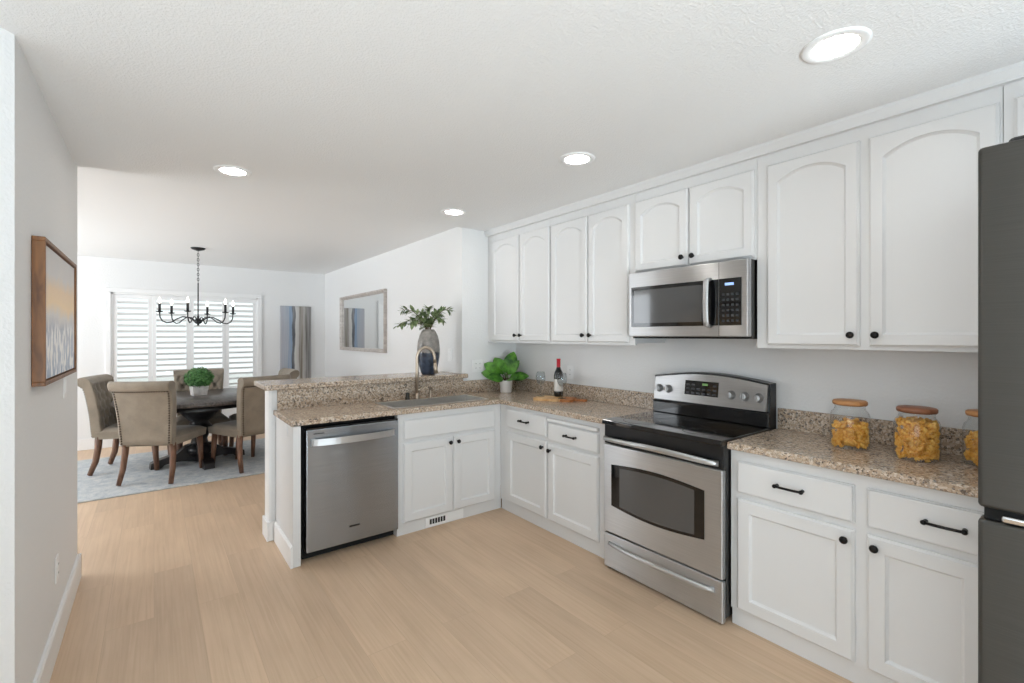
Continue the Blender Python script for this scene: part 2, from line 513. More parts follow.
# ---------------------------------------------------------------- mesh helpers
class MB:
    def __init__(self):
        self.b = bmesh.new()

    def box(self, x0, x1, y0, y1, z0, z1, bev=0.0, seg=2):
        b = self.b
        tmp = bmesh.new()
        bmesh.ops.create_cube(tmp, size=1)
        for v in tmp.verts:
            v.co = Vector(((x0 + x1) / 2 + v.co.x * (x1 - x0), (y0 + y1) / 2 + v.co.y * (y1 - y0), (z0 + z1) / 2 + v.co.z * (z1 - z0)))
        if bev > 0:
            bmesh.ops.bevel(tmp, geom=tmp.edges[:], offset=bev, segments=seg, profile=0.5, affect='EDGES')
        self._merge(tmp)
        return self

    def _merge(self, tmp, mat=None):
        if mat is not None:
            bmesh.ops.transform(tmp, matrix=mat, verts=tmp.verts)
        me = bpy.data.meshes.new('tmp')
        tmp.to_mesh(me)
        tmp.free()
        self.b.from_mesh(me)
        bpy.data.meshes.remove(me)

    def merge(self, other, mat=None):
        self._merge(other.b, mat)
        return self

    def tube(self, pts, rad, seg=10, cap=True, sx=1.0):
        pts = [Vector(p) for p in pts]
        n = len(pts)
        if not isinstance(rad, (list, tuple)):
            rad = [rad] * n
        rings = []
        prev = None
        for i, p in enumerate(pts):
            d = (pts[min(i + 1, n - 1)] - pts[max(i - 1, 0)]).normalized()
            if prev is None:
                up = Vector((0, 0, 1)) if abs(d.z) < 0.9 else Vector((0, 1, 0))
                u = d.cross(up).normalized()
            else:
                u = (prev - d * prev.dot(d)).normalized()
            prev = u
            w = d.cross(u)
            rings.append([self.b.verts.new(p + (u * math.cos(a) * sx + w * math.sin(a)) * rad[i])
                          for a in [2 * math.pi * k / seg for k in range(seg)]])
        for r0, r1 in zip(rings, rings[1:]):
            for k in range(seg):
                f = self.b.faces.new((r0[k], r0[(k + 1) % seg], r1[(k + 1) % seg], r1[k]))
                f.smooth = True
        if cap:
            self.b.faces.new(rings[0][::-1])
            self.b.faces.new(rings[-1])
        return self

    def lathe(self, prof, seg=32, c=(0, 0, 0), axis='Z', cap=True):
        b = self.b
        rings = []
        for r, z in prof:
            ring = []
            for k in range(seg):
                a = 2 * math.pi * k / seg
                p = (r * math.cos(a), r * math.sin(a), z)
                if axis == 'X':
                    p = (p[2], p[0], p[1])
                elif axis == 'Y':
                    p = (p[0], p[2], p[1])
                ring.append(b.verts.new((c[0] + p[0], c[1] + p[1], c[2] + p[2])))
            rings.append(ring)
        for r0, r1 in zip(rings, rings[1:]):
            for k in range(seg):
                f = b.faces.new((r0[k], r0[(k + 1) % seg], r1[(k + 1) % seg], r1[k]))
                f.smooth = True
        if cap:
            if prof[0][0] > 1e-5:
                b.faces.new(rings[0][::-1])
            if prof[-1][0] > 1e-5:
                b.faces.new(rings[-1])
        return self

    def prism(self, poly, y0, y1, axes='xz'):
        """polygon in the given plane, extruded along the third axis from y0 to y1"""
        b = self.b

        def P(u, v, w):
            if axes == 'xz':
                return (u, w, v)
            if axes == 'yz':
                return (w, u, v)
            return (u, v, w)
        A = [b.verts.new(P(u, v, y0)) for u, v in poly]
        B = [b.verts.new(P(u, v, y1)) for u, v in poly]
        b.faces.new(A)
        b.faces.new(B[::-1])
        n = len(poly)
        for k in range(n):
            b.faces.new((A[k], B[k], B[(k + 1) % n], A[(k + 1) % n]))
        return self

    def ball(self, c, r, seg=12, sc=(1, 1, 1)):
        tmp = bmesh.new()
        bmesh.ops.create_uvsphere(tmp, u_segments=seg, v_segments=max(6, seg // 2), radius=r)
        for v in tmp.verts:
            v.co = Vector((c[0] + v.co.x * sc[0], c[1] + v.co.y * sc[1], c[2] + v.co.z * sc[2]))
        for f in tmp.faces:
            f.smooth = True
        self._merge(tmp)
        return self

    def build(self, name, mat, parent=None, loc=(0, 0, 0), kind=None):
        bmesh.ops.remove_doubles(self.b, verts=self.b.verts, dist=1e-6)
        bmesh.ops.recalc_face_normals(self.b, faces=self.b.faces)
        me = bpy.data.meshes.new(name)
        self.b.to_mesh(me)
        self.b.free()
        me.materials.append(M[mat] if isinstance(mat, str) else mat)
        o = bpy.data.objects.new(name, me)
        C.objects.link(o)
        if parent:
            o.parent = parent
        o.location = loc
        if kind:
            o['kind'] = kind
        return o


def bx(*a, bev=0.0, seg=2):
    return MB().box(*a, bev=bev, seg=seg)


def thing(name, label, cat, loc=(0, 0, 0), rz=0.0, group=None):
    o = bpy.data.objects.new(name, None)
    o.empty_display_size = 0.05
    C.objects.link(o)
    o.location = loc
    o.rotation_euler = (0, 0, rz)
    o['label'] = label
    o['category'] = cat
    if group:
        o['group'] = group
    return o


def tag(o, label, cat, group=None, kind=None):
    o['label'] = label
    o['category'] = cat
    if group:
        o['group'] = group
    if kind:
        o['kind'] = kind
    return o


def dup(root, label=None, loc=None, rz=None):
    r = root.copy()
    C.objects.link(r)
    if label:
        r['label'] = label
    if loc:
        r.location = loc
    if rz is not None:
        r.rotation_euler = (0, 0, rz)
    for ch in list(root.children):
        c = ch.copy()
        C.objects.link(c)
        c.parent = r
        for g in list(ch.children):
            d = g.copy()
            C.objects.link(d)
            d.parent = c
    return r


def struct(name, mb, mat, label, cat, parent=None):
    o = mb.build(name, mat, parent)
    if parent is None:
        o['kind'] = 'structure'
        o['label'] = label
        o['category'] = cat
    return o


# ---------------------------------------------------------------- dimensions (metres)
HK, HD = 2.42, 2.44              # kitchen and dining ceiling heights
XL, XR = -0.36, 2.83             # kitchen side walls
YS = 3.63                        # stub wall at the end of the kitchen
XD = 2.216                       # right wall of the dining room
YF = 7.92                        # window wall
YB = -2.6                        # wall behind the kitchen
XB = -2.1                        # side wall behind the kitchen's angled wall
XDL = -3.4                       # left wall of the dining and living space
YE = 3.64                        # edge of the lower kitchen ceiling

# ---------------------------------------------------------------- room shell
struct('floor', bx(XDL - 0.15, XR + 0.15, YB - 0.15, YF + 0.2, -0.12, 0.0), 'floor', 'light oak plank floor running through kitchen and dining room', 'floor')
struct('ceiling', bx(XB - 0.15, XR + 0.15, YB - 0.15, YE, HK, HK + 0.2), 'ceiling', 'white textured kitchen ceiling with recessed lights', 'ceiling')
struct('ceiling_dining', bx(XDL - 0.15, XR + 0.15, YE, YF + 0.2, HD, HD + 0.17), 'ceiling_smooth', 'smooth white dining room ceiling above the chandelier', 'ceiling')
# angled wall then left wall with its free end by the dining room
wl = MB()
wl.prism([(XL, 2.19), (XL, 3.76), (XL - 0.14, 3.76), (XL - 0.14, 2.25)], 0, HK, 'xy').box(XL - 0.14, XL, YE, 3.76, HK, HD)
struct('wall_left', wl, 'wall', 'white wall at left carrying the wood framed picture', 'wall')
ang = R(225)
AX, AY = XL + 1.65 * math.cos(ang), 2.19 + 1.65 * math.sin(ang)
wa = MB().prism([(XL, 2.19), (XL - 0.14, 2.25), (AX - 0.14, AY + 0.06), (AX, AY)], 0, HK, 'xy')
struct('wall_corner', wa, 'wall', 'white wall sliver at the left edge of the photo', 'wall')
struct('wall_hall', MB().prism([(AX, AY), (AX - 0.14, AY + 0.06), (XB - 0.14, AY + 0.06), (XB - 0.14, AY)], 0, HK, 'xy'), 'wall', 'short white wall behind the angled wall', 'wall')
sw = MB()
sw.box(XB - 0.14, XB, YB - 0.1, -1.7, 0, HK).box(XB - 0.14, XB, 0.5, AY, 0, HK)
sw.box(XB - 0.14, XB, -1.7, 0.5, 0, 0.8).box(XB - 0.14, XB, -1.7, 0.5, 2.1, HK)
struct('wall_side', sw, 'wall', 'white wall with a window behind the camera', 'wall')
bw = MB()
bw.box(XB - 0.14, -1.2, YB - 0.14, YB, 0, HK).box(1.3, XR, YB - 0.14, YB, 0, HK).box(-1.2, 1.3, YB - 0.14, YB, 2.2, HK)
struct('wall_back', bw, 'wall', 'white wall with added patio door behind the camera', 'wall')
struct('wall_right', bx(XR, XR + 0.14, YB - 0.14, YS, 0, HK), 'wall', 'white kitchen wall behind cabinets and range', 'wall')
struct('wall_stub', bx(XD, XR + 0.14, YS, YS + 0.14, 0, HD), 'wall', 'short white wall closing the kitchen beside the wall cabinets', 'wall')
struct('wall_dining', bx(XD, XD + 0.14, YS + 0.14, YF, 0, HD), 'wall', 'white dining wall carrying the framed mirror', 'wall')
WX0, WX1, WZ0, WZ1 = -0.44, 1.24, 0.62, 2.0   # window opening in the far wall
fw = MB()
fw.box(XDL - 0.14, WX0, YF, YF + 0.15, 0, HD).box(WX1, XD + 0.14, YF, YF + 0.15, 0, HD)
fw.box(WX0, WX1, YF, YF + 0.15, 0, WZ0).box(WX0, WX1, YF, YF + 0.15, WZ1, HD)
struct('wall_far', fw, 'wall', 'white far dining wall with the shuttered window', 'wall')
lw = MB()
lw.box(XDL - 0.14, XDL, 3.62, 4.8, 0, HD).box(XDL - 0.14, XDL, 7.0, YF, 0, HD)
lw.box(XDL - 0.14, XDL, 4.8, 7.0, 0, 0.4).box(XDL - 0.14, XDL, 4.8, 7.0, 2.3, HD)
struct('wall_living', lw, 'wall', 'white living room wall with a wide window', 'wall')
struct('wall_living_near', bx(XDL, XL - 0.14, 3.645, 3.76, 0, HD), 'wall', 'white living room wall behind the picture wall', 'wall')


# unseen windows that let the daylight in; the patio door is added for light
def plain_window(name, x0, x1, y0, y1, z0, z1, alongx, n, label):
    f = MB()
    w = 0.05
    for k in range(n + 1):
        if alongx:
            xc = x0 + (x1 - x0) * k / n
            f.box(max(x0, xc - w / 2), min(x1, xc + w / 2), y0, y1, z0, z1)
        else:
            yc = y0 + (y1 - y0) * k / n
            f.box(x0, x1, max(y0, yc - w / 2), min(y1, yc + w / 2), z0, z1)
    f.box(x0, x1, y0, y1, z0, z0 + w).box(x0, x1, y0, y1, z1 - w, z1)
    o = struct(name, f, 'trim', label, 'window')
    if alongx:
        g = bx(x0, x1, (y0 + y1) / 2 - 0.003, (y0 + y1) / 2 + 0.003, z0, z1)
    else:
        g = bx((x0 + x1) / 2 - 0.003, (x0 + x1) / 2 + 0.003, y0, y1, z0, z1)
    g.build('pane', 'window_glass', o)
    return o


plain_window('window_2', XDL - 0.1, XDL - 0.04, 4.8, 7.0, 0.4, 2.3, False, 2, 'wide living room window with white frame')
plain_window('window_3', XB - 0.1, XB - 0.04, -1.7, 0.5, 0.8, 2.1, False, 2, 'white framed window behind the camera')
plain_window('door_1', -1.2, 1.3, YB - 0.1, YB - 0.04, 0.0, 2.2, True, 2, 'glazed patio door added behind the camera to bring in light')

# baseboards
struct('baseboard_left', MB().prism([(XL, 0), (XL + 0.016, 0), (XL + 0.016, 0.128), (XL + 0.010, 0.14), (XL, 0.14)], 2.19, 3.776, 'xz'), 'trim', 'white baseboard along the left wall', 'baseboard')
struct('baseboard_left_end', bx(XL - 0.14, XL + 0.016, 3.76, 3.776, 0, 0.14), 'trim', 'white baseboard round the end of the left wall', 'baseboard')
struct('baseboard_far', bx(XDL, XD, YF - 0.016, YF, 0, 0.14, bev=0.004), 'trim', 'white baseboard under the shuttered window', 'baseboard')
struct('baseboard_dining', bx(XD - 0.016, XD, YS + 0.2, YF - 0.016, 0, 0.14, bev=0.004), 'trim', 'white baseboard below the mirror wall', 'baseboard')

# half wall behind the peninsula, with a cap board on its free end
PX0 = 0.655
struct('wall_half', bx(PX0, XD, YS + 0.002, YS + 0.125, 0, 1.058), 'wall', 'white half wall carrying the raised bar', 'wall')
t1 = MB().box(PX0 - 0.018, PX0, YS - 0.004, YS + 0.14, 0, 1.058, bev=0.002)
struct('trim_1', t1, 'trim', 'white end board of the half wall below the bar', 'trim')
t2 = MB().box(PX0 - 0.032, PX0 - 0.018, YS - 0.016, YS + 0.154, 0, 0.135, bev=0.003).box(PX0 - 0.018, PX0 + 0.025, YS - 0.016, YS - 0.004, 0, 0.135, bev=0.003)
struct('baseboard_half', t2, 'trim', 'white baseboard wrapped round the half wall end', 'baseboard')

# ---------------------------------------------------------------- window with plantation shutters
wnd = MB()
c = 0.055
wnd.box(WX0 - c, WX1 + c, YF - 0.02, YF, WZ1, WZ1 + c, bev=0.004).box(WX0 - c, WX0, YF - 0.02, YF, WZ0, WZ1, bev=0.004)
wnd.box(WX1, WX1 + c, YF - 0.02, YF, WZ0, WZ1, bev=0.004).box(WX0 - c, WX1 + c, YF - 0.035, YF, WZ0 - 0.06, WZ0, bev=0.004)
w1 = struct('window_1', wnd, 'trim', 'dining window with white casing behind the shutters', 'window')
g = MB().box(WX0, WX0 + 0.04, YF + 0.09, YF + 0.13, WZ0, WZ1).box(WX1 - 0.04, WX1, YF + 0.09, YF + 0.13, WZ0, WZ1)
g.box(WX0, WX1, YF + 0.09, YF + 0.13, WZ0, WZ0 + 0.04).box(WX0, WX1, YF + 0.09, YF + 0.13, WZ1 - 0.04, WZ1).box(0.375, 0.425, YF + 0.09, YF + 0.13, WZ0, WZ1)
g.build('window_frame', 'trim', w1)
bx(WX0, WX1, YF + 0.108, YF + 0.112, WZ0, WZ1).build('pane', 'window_glass', w1)

sh = thing('plantation_shutters', 'white four panel plantation shutters with open slats in the dining window', 'shutters', ((WX0 + WX1) / 2, YF, WZ0))
hw = (WX1 - WX0) / 2
HH = WZ1 - WZ0
f = MB().box(-hw, -hw + 0.02, -0.005, 0.05, 0, HH).box(hw - 0.02, hw, -0.005, 0.05, 0, HH).box(-hw, hw, -0.005, 0.05, HH - 0.02, HH).box(-hw, hw, -0.005, 0.05, 0, 0.02)
f.build('outer_frame', 'trim', sh)
px = [(-0.422, -0.020), (-0.018, 0.400), (0.402, 0.828), (0.830, 1.222)]
for a, b in px:
    a -= (WX0 + WX1) / 2
    b -= (WX0 + WX1) / 2
    s = 0.042
    p = MB()
    p.box(a, a + s, 0.008, 0.036, 0.022, HH - 0.022, bev=0.002).box(b - s, b, 0.008, 0.036, 0.022, HH - 0.022, bev=0.002)
    p.box(a + s, b - s, 0.008, 0.036, 0.022, 0.075).box(a + s, b - s, 0.008, 0.036, HH - 0.075, HH - 0.022)
    panel = p.build('shutter_panel', 'trim', sh)
    l = MB()
    zz = 0.11
    th = R(22)
    while zz < HH - 0.1:
        prof = []
        for k in range(12):
            q = 2 * math.pi * k / 12
            u, v = 0.042 * math.cos(q), 0.0055 * math.sin(q)
            prof.append((0.022 + u * math.cos(th) + v * math.sin(th), zz - u * math.sin(th) + v * math.cos(th)))
        l.prism(prof, a + s + 0.002, b - s - 0.002, 'yz')
        zz += 0.0765
    l.build('louvers', 'trim', panel)

# the garden outside
gr = bx(-9, 9, YF + 0.2, 24, -0.32, -0.2).build('ground_patio', 'paving')
gr['kind'] = 'structure'
gr['label'] = 'pale paving outside the dining window'
gr['category'] = 'ground'

# ---------------------------------------------------------------- crown moulding above the wall cabinets
UX = 2.50        # face frame plane of the wall cabinets
cm = MB().prism([(UX - 0.002, 2.366), (UX + 0.03, 2.366), (UX + 0.03, HK), (UX - 0.040, HK), (UX - 0.040, HK - 0.014), (UX - 0.026, 2.378), (UX - 0.026, 2.368), (UX - 0.002, 2.368)], -0.75, YS, 'xz')
struct('trim_2', cm, 'cabinet', 'white crown moulding between wall cabinets and ceiling', 'trim')


# ---------------------------------------------------------------- cabinets
def loop_pts(x0, x1, z0, z1, rise, n=14):
    """closed outline of a panel, with an arched top when rise > 0"""
    pts = [(x0, z0), (x1, z0)]
    if rise <= 0:
        pts += [(x1, z1), (x0, z1)]
        return pts
    w = (x1 - x0) / 2
    rad = (w * w + rise * rise) / (2 * rise)
    cxm = (x0 + x1) / 2
    for k in range(n + 1):
        x = x1 - (x1 - x0) * k / n
        pts.append((x, z1 - rise + math.sqrt(max(0, rad * rad - (x - cxm) ** 2)) - (rad - rise)))
    return pts


def door_mesh(x0, x1, z0, z1, rise=0.0, t=0.02, stile=0.06, depth=0.0125, rail=None):
    """front in local coordinates: x width, y depth (front at -t), z up"""
    rail = rail or stile
    m = MB()
    b = m.b
    ch = 0.009
    oa = [(x0, z0), (x1, z0), (x1, z1), (x0, z1)]
    ob = [(x0 + ch, z0 + ch), (x1 - ch, z0 + ch), (x1 - ch, z1 - ch), (x0 + ch, z1 - ch)]
    back = [b.verts.new((x, 0, z)) for x, z in oa]
    side = [b.verts.new((x, -t + 0.008, z)) for x, z in oa]
    lip = [b.verts.new((x + (0.003 if x == x0 else -0.003), -t + 0.0065, z + (0.003 if z == z0 else -0.003))) for x, z in oa]
    front = [b.verts.new((x, -t, z)) for x, z in ob]
    b.faces.new(back)
    for A, B in ((back, side), (side, lip), (lip, front)):
        for k in range(4):
            b.faces.new((A[k], A[(k + 1) % 4], B[(k + 1) % 4], B[k]))
    loops = []
    for ins, dy in ((0, 0), (0.003, 0.006), (0.010, depth), (0.02, depth)):
        pts = loop_pts(x0 + stile + ins, x1 - stile - ins, z0 + rail + ins, z1 - rail - ins, rise * (1 - ins * 2))
        loops.append([b.verts.new((x, -t + dy, z)) for x, z in pts])
    n = len(loops[0])
    for A, B in zip(loops, loops[1:]):
        for k in range(n):
            b.faces.new((A[k], A[(k + 1) % n], B[(k + 1) % n], B[k]))
    b.faces.new(loops[-1])
    # frame face between outer edge and inner loop
    edges = []
    for L in (front, loops[0]):
        for k in range(len(L)):
            e = b.edges.get((L[k], L[(k + 1) % len(L)]))
            edges.append(e)
    bmesh.ops.triangle_fill(b, use_beauty=True, edges=edges)
    return m


def knob(parent, x, z, y=-0.02):
    k = MB().lathe([(0.007, 0), (0.006, 0.008), (0.0055, 0.012), (0.012, 0.016), (0.0155, 0.021), (0.0145, 0.027), (0.009, 0.031), (0.0, 0.032)], 20, axis='Y')
    for v in k.b.verts:
        v.co = Vector((x + v.co.x, y - v.co.y, z + v.co.z))
    return k.build('knob', 'black_metal', parent)


def bar_pull(parent, x, z, y=-0.02, w=0.096):
    m = MB()
    h = w / 2
    m.tube([(x - h, y - 0.026, z), (x - h * 0.5, y - 0.029, z), (x, y - 0.030, z), (x + h * 0.5, y - 0.029, z), (x + h, y - 0.026, z)], 0.0055, 10)
    for s in (-1, 1):
        m.tube([(x + s * (h - 0.002), y, z), (x + s * (h - 0.002), y - 0.018, z), (x + s * (h - 0.002), y - 0.027, z)], [0.008, 0.006, 0.0085], 10)
        m.ball((x + s * h, y - 0.026, z), 0.0095, 12)
    return m.build('pull', 'black_metal', parent)


def slab_front(name, x0, x1, z0, z1, parent, t=0.02):
    m_ = MB().box(x0, x1, -0.012, 0, z0, z1, bev=0.002)
    m_.prism([(x0 + 0.003, z0 + 0.003), (x1 - 0.003, z0 + 0.003), (x1 - 0.003, z1 - 0.003), (x0 + 0.003, z1 - 0.003)], -0.0125, -0.011)
    b2 = MB().box(x0 + 0.004, x1 - 0.004, -t, -0.010, z0 + 0.004, z1 - 0.004, bev=0.0075, seg=2)
    return m_.merge(b2).build(name, 'cabinet', parent)


ROT = R(-90)   # local x -> world -y, local y -> world +x


def wall_cabinet(y_left, y_right, z0, z1, doors, rise, label, knob_at, knob_side, depth=None):
    """doors: list of (yl, yr) in world y; cabinet hangs on the right wall"""
    W = y_left - y_right
    c = thing('wall_cabinet', label, 'cabinet', (UX, y_left, z0), ROT, 'white wall cabinets over the counter')
    d = XR - UX - 0.001
    H = z1 - z0
    body = MB()
    body.box(0, W, 0.019, d, 0.012, H).box(0, W, 0, 0.019, 0, H)
    body.build('carcass', 'cabinet', c)
    for (yl, yr, a, b), ks in zip(doors, knob_side):
        x0, x1 = y_left - yl, y_left - yr
        dm = door_mesh(x0, x1, a - z0, b - z0, rise, stile=0.05)
        dd = dm.build('door', 'cabinet', c)
        kx = x1 - 0.028 if ks == 'r' else x0 + 0.028
        knob(dd, kx, a - z0 + knob_at)
    return c


DT = 2.308
wall_cabinet(3.625, 2.750, 1.376, 2.37, [(3.545, 3.145, 1.392, DT), (3.130, 2.752, 1.392, DT)], 0.05,
             'first tall white wall cabinet from the stub wall, above the potted plant', 0.05, 'rl')
wall_cabinet(2.748, 1.930, 1.376, 2.37, [(2.730, 2.345, 1.392, DT), (2.333, 1.972, 1.392, DT)], 0.05,
             'tall white wall cabinet just beside the microwave, above the wine bottle', 0.05, 'rl')
wall_cabinet(1.928, 1.152, 1.838, 2.37, [(1.922, 1.543, 1.852, DT), (1.530, 1.162, 1.852, DT)], 0.046,
             'short white wall cabinet with two doors over the microwave', 0.05, 'rl')
wall_cabinet(1.150, 0.262, 1.376, 2.37, [(1.096, 0.702, 1.392, DT), (0.668, 0.270, 1.392, DT)], 0.05,
             'wide white wall cabinet above the pasta jars', 0.05, 'rl')
wall_cabinet(0.260, -0.70, 2.02, 2.37, [(0.232, -0.215, 2.032, DT), (-0.235, -0.685, 2.032, DT)], 0.035,
             'low white wall cabinet over the refrigerator', 0.04, 'rl')

BX = 2.29    # face frame plane of the base cabinets


def base_body(W, d, H=0.876, toe=0.085, rec=0.012):
    m = MB()
    m.box(0, W, 0, d, toe, H).box(0, W, rec, d, 0.0, toe)
    return m


# base cabinet in the corner, left of the range (local x from y = 3.10 towards the camera)
c1 = thing('base_cabinet', 'white base cabinet left of the range with a pull-out board', 'cabinet', (BX, 3.134, 0), ROT, 'white base cabinets')
base_body(3.134 - 1.975, XR - BX - 0.002).build('carcass', 'cabinet', c1)


def lx(y, y0=3.134):
    return y0 - y


d = slab_front('drawer', lx(3.035), lx(2.552), 0.695, 0.85, c1)
bar_pull(d, (lx(3.035) + lx(2.552)) / 2, 0.775)
d = slab_front('drawer', lx(2.532), lx(2.048), 0.675, 0.808, c1)
bar_pull(d, (lx(2.532) + lx(2.048)) / 2, 0.745)
bx(lx(2.532), lx(2.048), -0.026, 0, 0.818, 0.842, bev=0.004).build('pull_out_board', 'cabinet', c1)
d = door_mesh(lx(3.035), lx(2.552), 0.10, 0.662).build('door', 'cabinet', c1)
knob(d, lx(2.552) - 0.03, 0.62)
d = door_mesh(lx(2.532), lx(2.048), 0.10, 0.652).build('door', 'cabinet', c1)
knob(d, lx(2.532) + 0.03, 0.61)

# base cabinet right of the range
c2 = thing('base_cabinet', 'white base cabinet under the pasta jars, beside the refrigerator', 'cabinet', (BX, 1.181, 0), ROT, 'white base cabinets')
base_body(1.181 - 0.264, XR - BX - 0.002).build('carcass', 'cabinet', c2)
q = lambda y: 1.181 - y
for a, b, ks in ((1.145, 0.660, 'r'), (0.618, 0.272, 'l')):
    d = slab_front('drawer', q(a), q(b), 0.668, 0.826, c2)
    bar_pull(d, (q(a) + q(b)) / 2 if ks == 'r' else q(a) + 0.235, 0.752, w=0.11)
    d = door_mesh(q(a), q(b), 0.098, 0.64).build('door', 'cabinet', c2)
    knob(d, q(b) - 0.03 if ks == 'r' else q(a) + 0.03, 0.598)

# sink base in the peninsula (faces the camera side, local = world axes)
PY = 3.135
c3 = thing('sink_cabinet', 'white sink base cabinet in the peninsula with two doors under a plain front', 'cabinet', (1.378, PY, 0), 0, 'white base cabinets')
W3 = 2.288 - 1.378
m = MB()
m.box(0, W3, 0, 0.02, 0.085, 0.876).box(0, 0.018, 0.02, 0.49, 0.085, 0.876).box(W3 - 0.018, W3, 0.02, 0.49, 0.085, 0.876)
m.box(0, W3, 0.02, 0.49, 0.085, 0.11).box(0, W3 + 0.012, 0.012, 0.49, 0, 0.085).box(0, W3, 0.47, 0.49, 0.11, 0.876)
m.build('carcass', 'cabinet', c3)
s = lambda x: x - 1.378
slab_front('false_drawer_front', s(1.418), s(2.222), 0.688, 0.832, c3)
d = door_mesh(s(1.418), s(1.822), 0.094, 0.664).build('door', 'cabinet', c3)
knob(d, s(1.822) - 0.03, 0.625)
d = door_mesh(s(1.833), s(2.222), 0.094, 0.664).build('door', 'cabinet', c3)
knob(d, s(1.833) + 0.03, 0.625)

# toe kick register
v = thing('toe_kick_vent', 'small white toe kick vent with dark slots below the sink cabinet', 'vent', (1.60, PY + 0.012, 0.008))
bx(0, 0.33, -0.008, 0, 0, 0.072, bev=0.002).build('plate', 'trim', v)
m = MB()
for k in range(6):
    m.box(0.035 + 0.023 * k, 0.052 + 0.023 * k, -0.0095, -0.007, 0.018, 0.056)
m.build('slots', 'vent_grey', v)

# end panel of the peninsula
e = thing('end_panel', 'white end panel closing the peninsula beside the dishwasher', 'panel', (0.681, 3.11, 0))
m = MB().box(0, 0.02, 0.02, 0.518, 0, 0.874).box(0, 0.046, 0, 0.02, 0, 0.874, bev=0.002)
m.build('board', 'cabinet', e)
m = MB().prism([(-0.014, 0), (0.0, 0), (0.0, 0.135), (-0.006, 0.135), (-0.014, 0.122)], -0.002, 0.496, 'xz')
m.build('base_trim', 'trim', e)
bx(-0.003, 0.0, 0.15, 0.156, 0.79, 0.872).build('seam', 'cabinet', e)

# ---------------------------------------------------------------- counters
CT0, CT1 = 0.878, 0.914
CFX = 2.252                   # front edge of the counters along the right wall
CFY = 3.098                   # front edge of the peninsula counter
SX0, SX1, SY0, SY1 = 1.375, 2.175, 3.185, 3.50   # sink cut-out
ct = thing('countertop', 'speckled brown granite countertop wrapping the corner with the sink', 'countertop', (0, 0, 0))


def tile(m, rects, z0, z1):
    for r in rects:
        m.box(r[0], r[1], r[2], r[3], z0, z1)


def ell_slab(outer, hole, z0, z1, bev=0.005):
    b = bmesh.new()
    E = []
    for L in (outer, hole):
        if not L:
            continue
        vs = [b.verts.new((x, y, z1)) for x, y in L]
        for k in range(len(vs)):
            E.append(b.edges.new((vs[k], vs[(k + 1) % len(vs)])))
    bmesh.ops.triangle_fill(b, use_beauty=True, edges=E)
    bmesh.ops.dissolve_limit(b, angle_limit=0.01, verts=b.verts, edges=[e_ for e_ in b.edges if not e_.is_boundary])
    r = bmesh.ops.extrude_face_region(b, geom=b.faces[:])
    for v_ in [g_ for g_ in r['geom'] if isinstance(g_, bmesh.types.BMVert)]:
        v_.co.z = z0
    bmesh.ops.recalc_face_normals(b, faces=b.faces)
    if bev:
        ed = [e_ for e_ in b.edges if e_.is_manifold and abs(e_.calc_face_angle(0)) > 0.5 and abs(e_.verts[0].co.z - e_.verts[1].co.z) < 1e-5]
        bmesh.ops.bevel(b, geom=ed, offset=bev, segments=2, profile=0.5, affect='EDGES')
    m = MB()
    m.b.free()
    m.b = b
    return m


outer = [(0.667, CFY), (CFX, CFY), (CFX, 1.968), (XR - 0.001, 1.968), (XR - 0.001, YS - 0.001), (0.667, YS - 0.001)]
hole = [(SX0, SY0), (SX1, SY0), (SX1, SY1), (SX0, SY1)]
ell_slab(outer, hole, CT0, CT1).build('slab', 'granite', ct)
bx(0.69, XD, YS - 0.021, YS - 0.001, CT1, 1.058).build('bar_riser', 'granite', ct)
m = MB().box(XD, XR - 0.001, YS - 0.021, YS - 0.001, CT1, 1.028, bev=0.002)
m.build('backsplash', 'granite', ct)
bx(XR - 0.021, XR - 0.001, 1.968, YS - 0.021, CT1, 1.028, bev=0.002).build('backsplash', 'granite', ct)
ct2 = thing('countertop', 'speckled brown granite countertop under the three pasta jars', 'countertop', (0, 0, 0))
ell_slab([(CFX, 0.264), (CFX, 1.181), (XR - 0.001, 1.181), (XR - 0.001, 0.264)], None, CT0, CT1).build('slab', 'granite', ct2)
bx(XR - 0.021, XR - 0.001, 0.264, 1.181, CT1, 1.028, bev=0.002).build('backsplash', 'granite', ct2)

bt = ell_slab([(0.605, YS - 0.052), (2.250, YS - 0.052), (2.250, YS - 0.002), (XD - 0.001, YS - 0.002), (XD - 0.001, 4.02), (0.605, 4.02)], None, 1.058, 1.094, 0.006).build('bar_top', 'granite')
tag(bt, 'raised speckled granite bar ledge carrying the vase', 'bar top')

# ---------------------------------------------------------------- sink, faucet, dispenser
sk = thing('kitchen_sink', 'stainless steel sink set in the granite peninsula', 'sink', (SX0, SY0, CT1))
w, dd_ = SX1 - SX0, SY1 - SY0
m = MB()
m.box(-0.016, w + 0.016, -0.016, 0.0, 0.0005, 0.004).box(-0.016, w + 0.016, dd_, dd_ + 0.016, 0.0005, 0.004)
m.box(-0.016, 0.0, 0, dd_, 0.0005, 0.004).box(w, w + 0.016, 0, dd_, 0.0005, 0.004)
m.build('rim', 'sink_steel', sk)
m = MB()
T = 0.003
m.box(0.001, T, 0.001, dd_ - 0.001, -0.19, 0.0005).box(w - T, w - 0.001, 0.001, dd_ - 0.001, -0.19, 0.0005)
m.box(T, w - T, 0.001, T, -0.19, 0.0005).box(T, w - T, dd_ - T, dd_ - 0.001, -0.19, 0.0005).box(0.001, w - 0.001, 0.001, dd_ - 0.001, -0.193, -0.19)
m.build('basin', 'sink_steel', sk)
MB().lathe([(0.045, -0.1895), (0.045, -0.187), (0.036, -0.187), (0.03, -0.1885), (0.0, -0.1885)], 24, (w / 2, dd_ / 2, 0)).build('drain', 'chrome', sk)

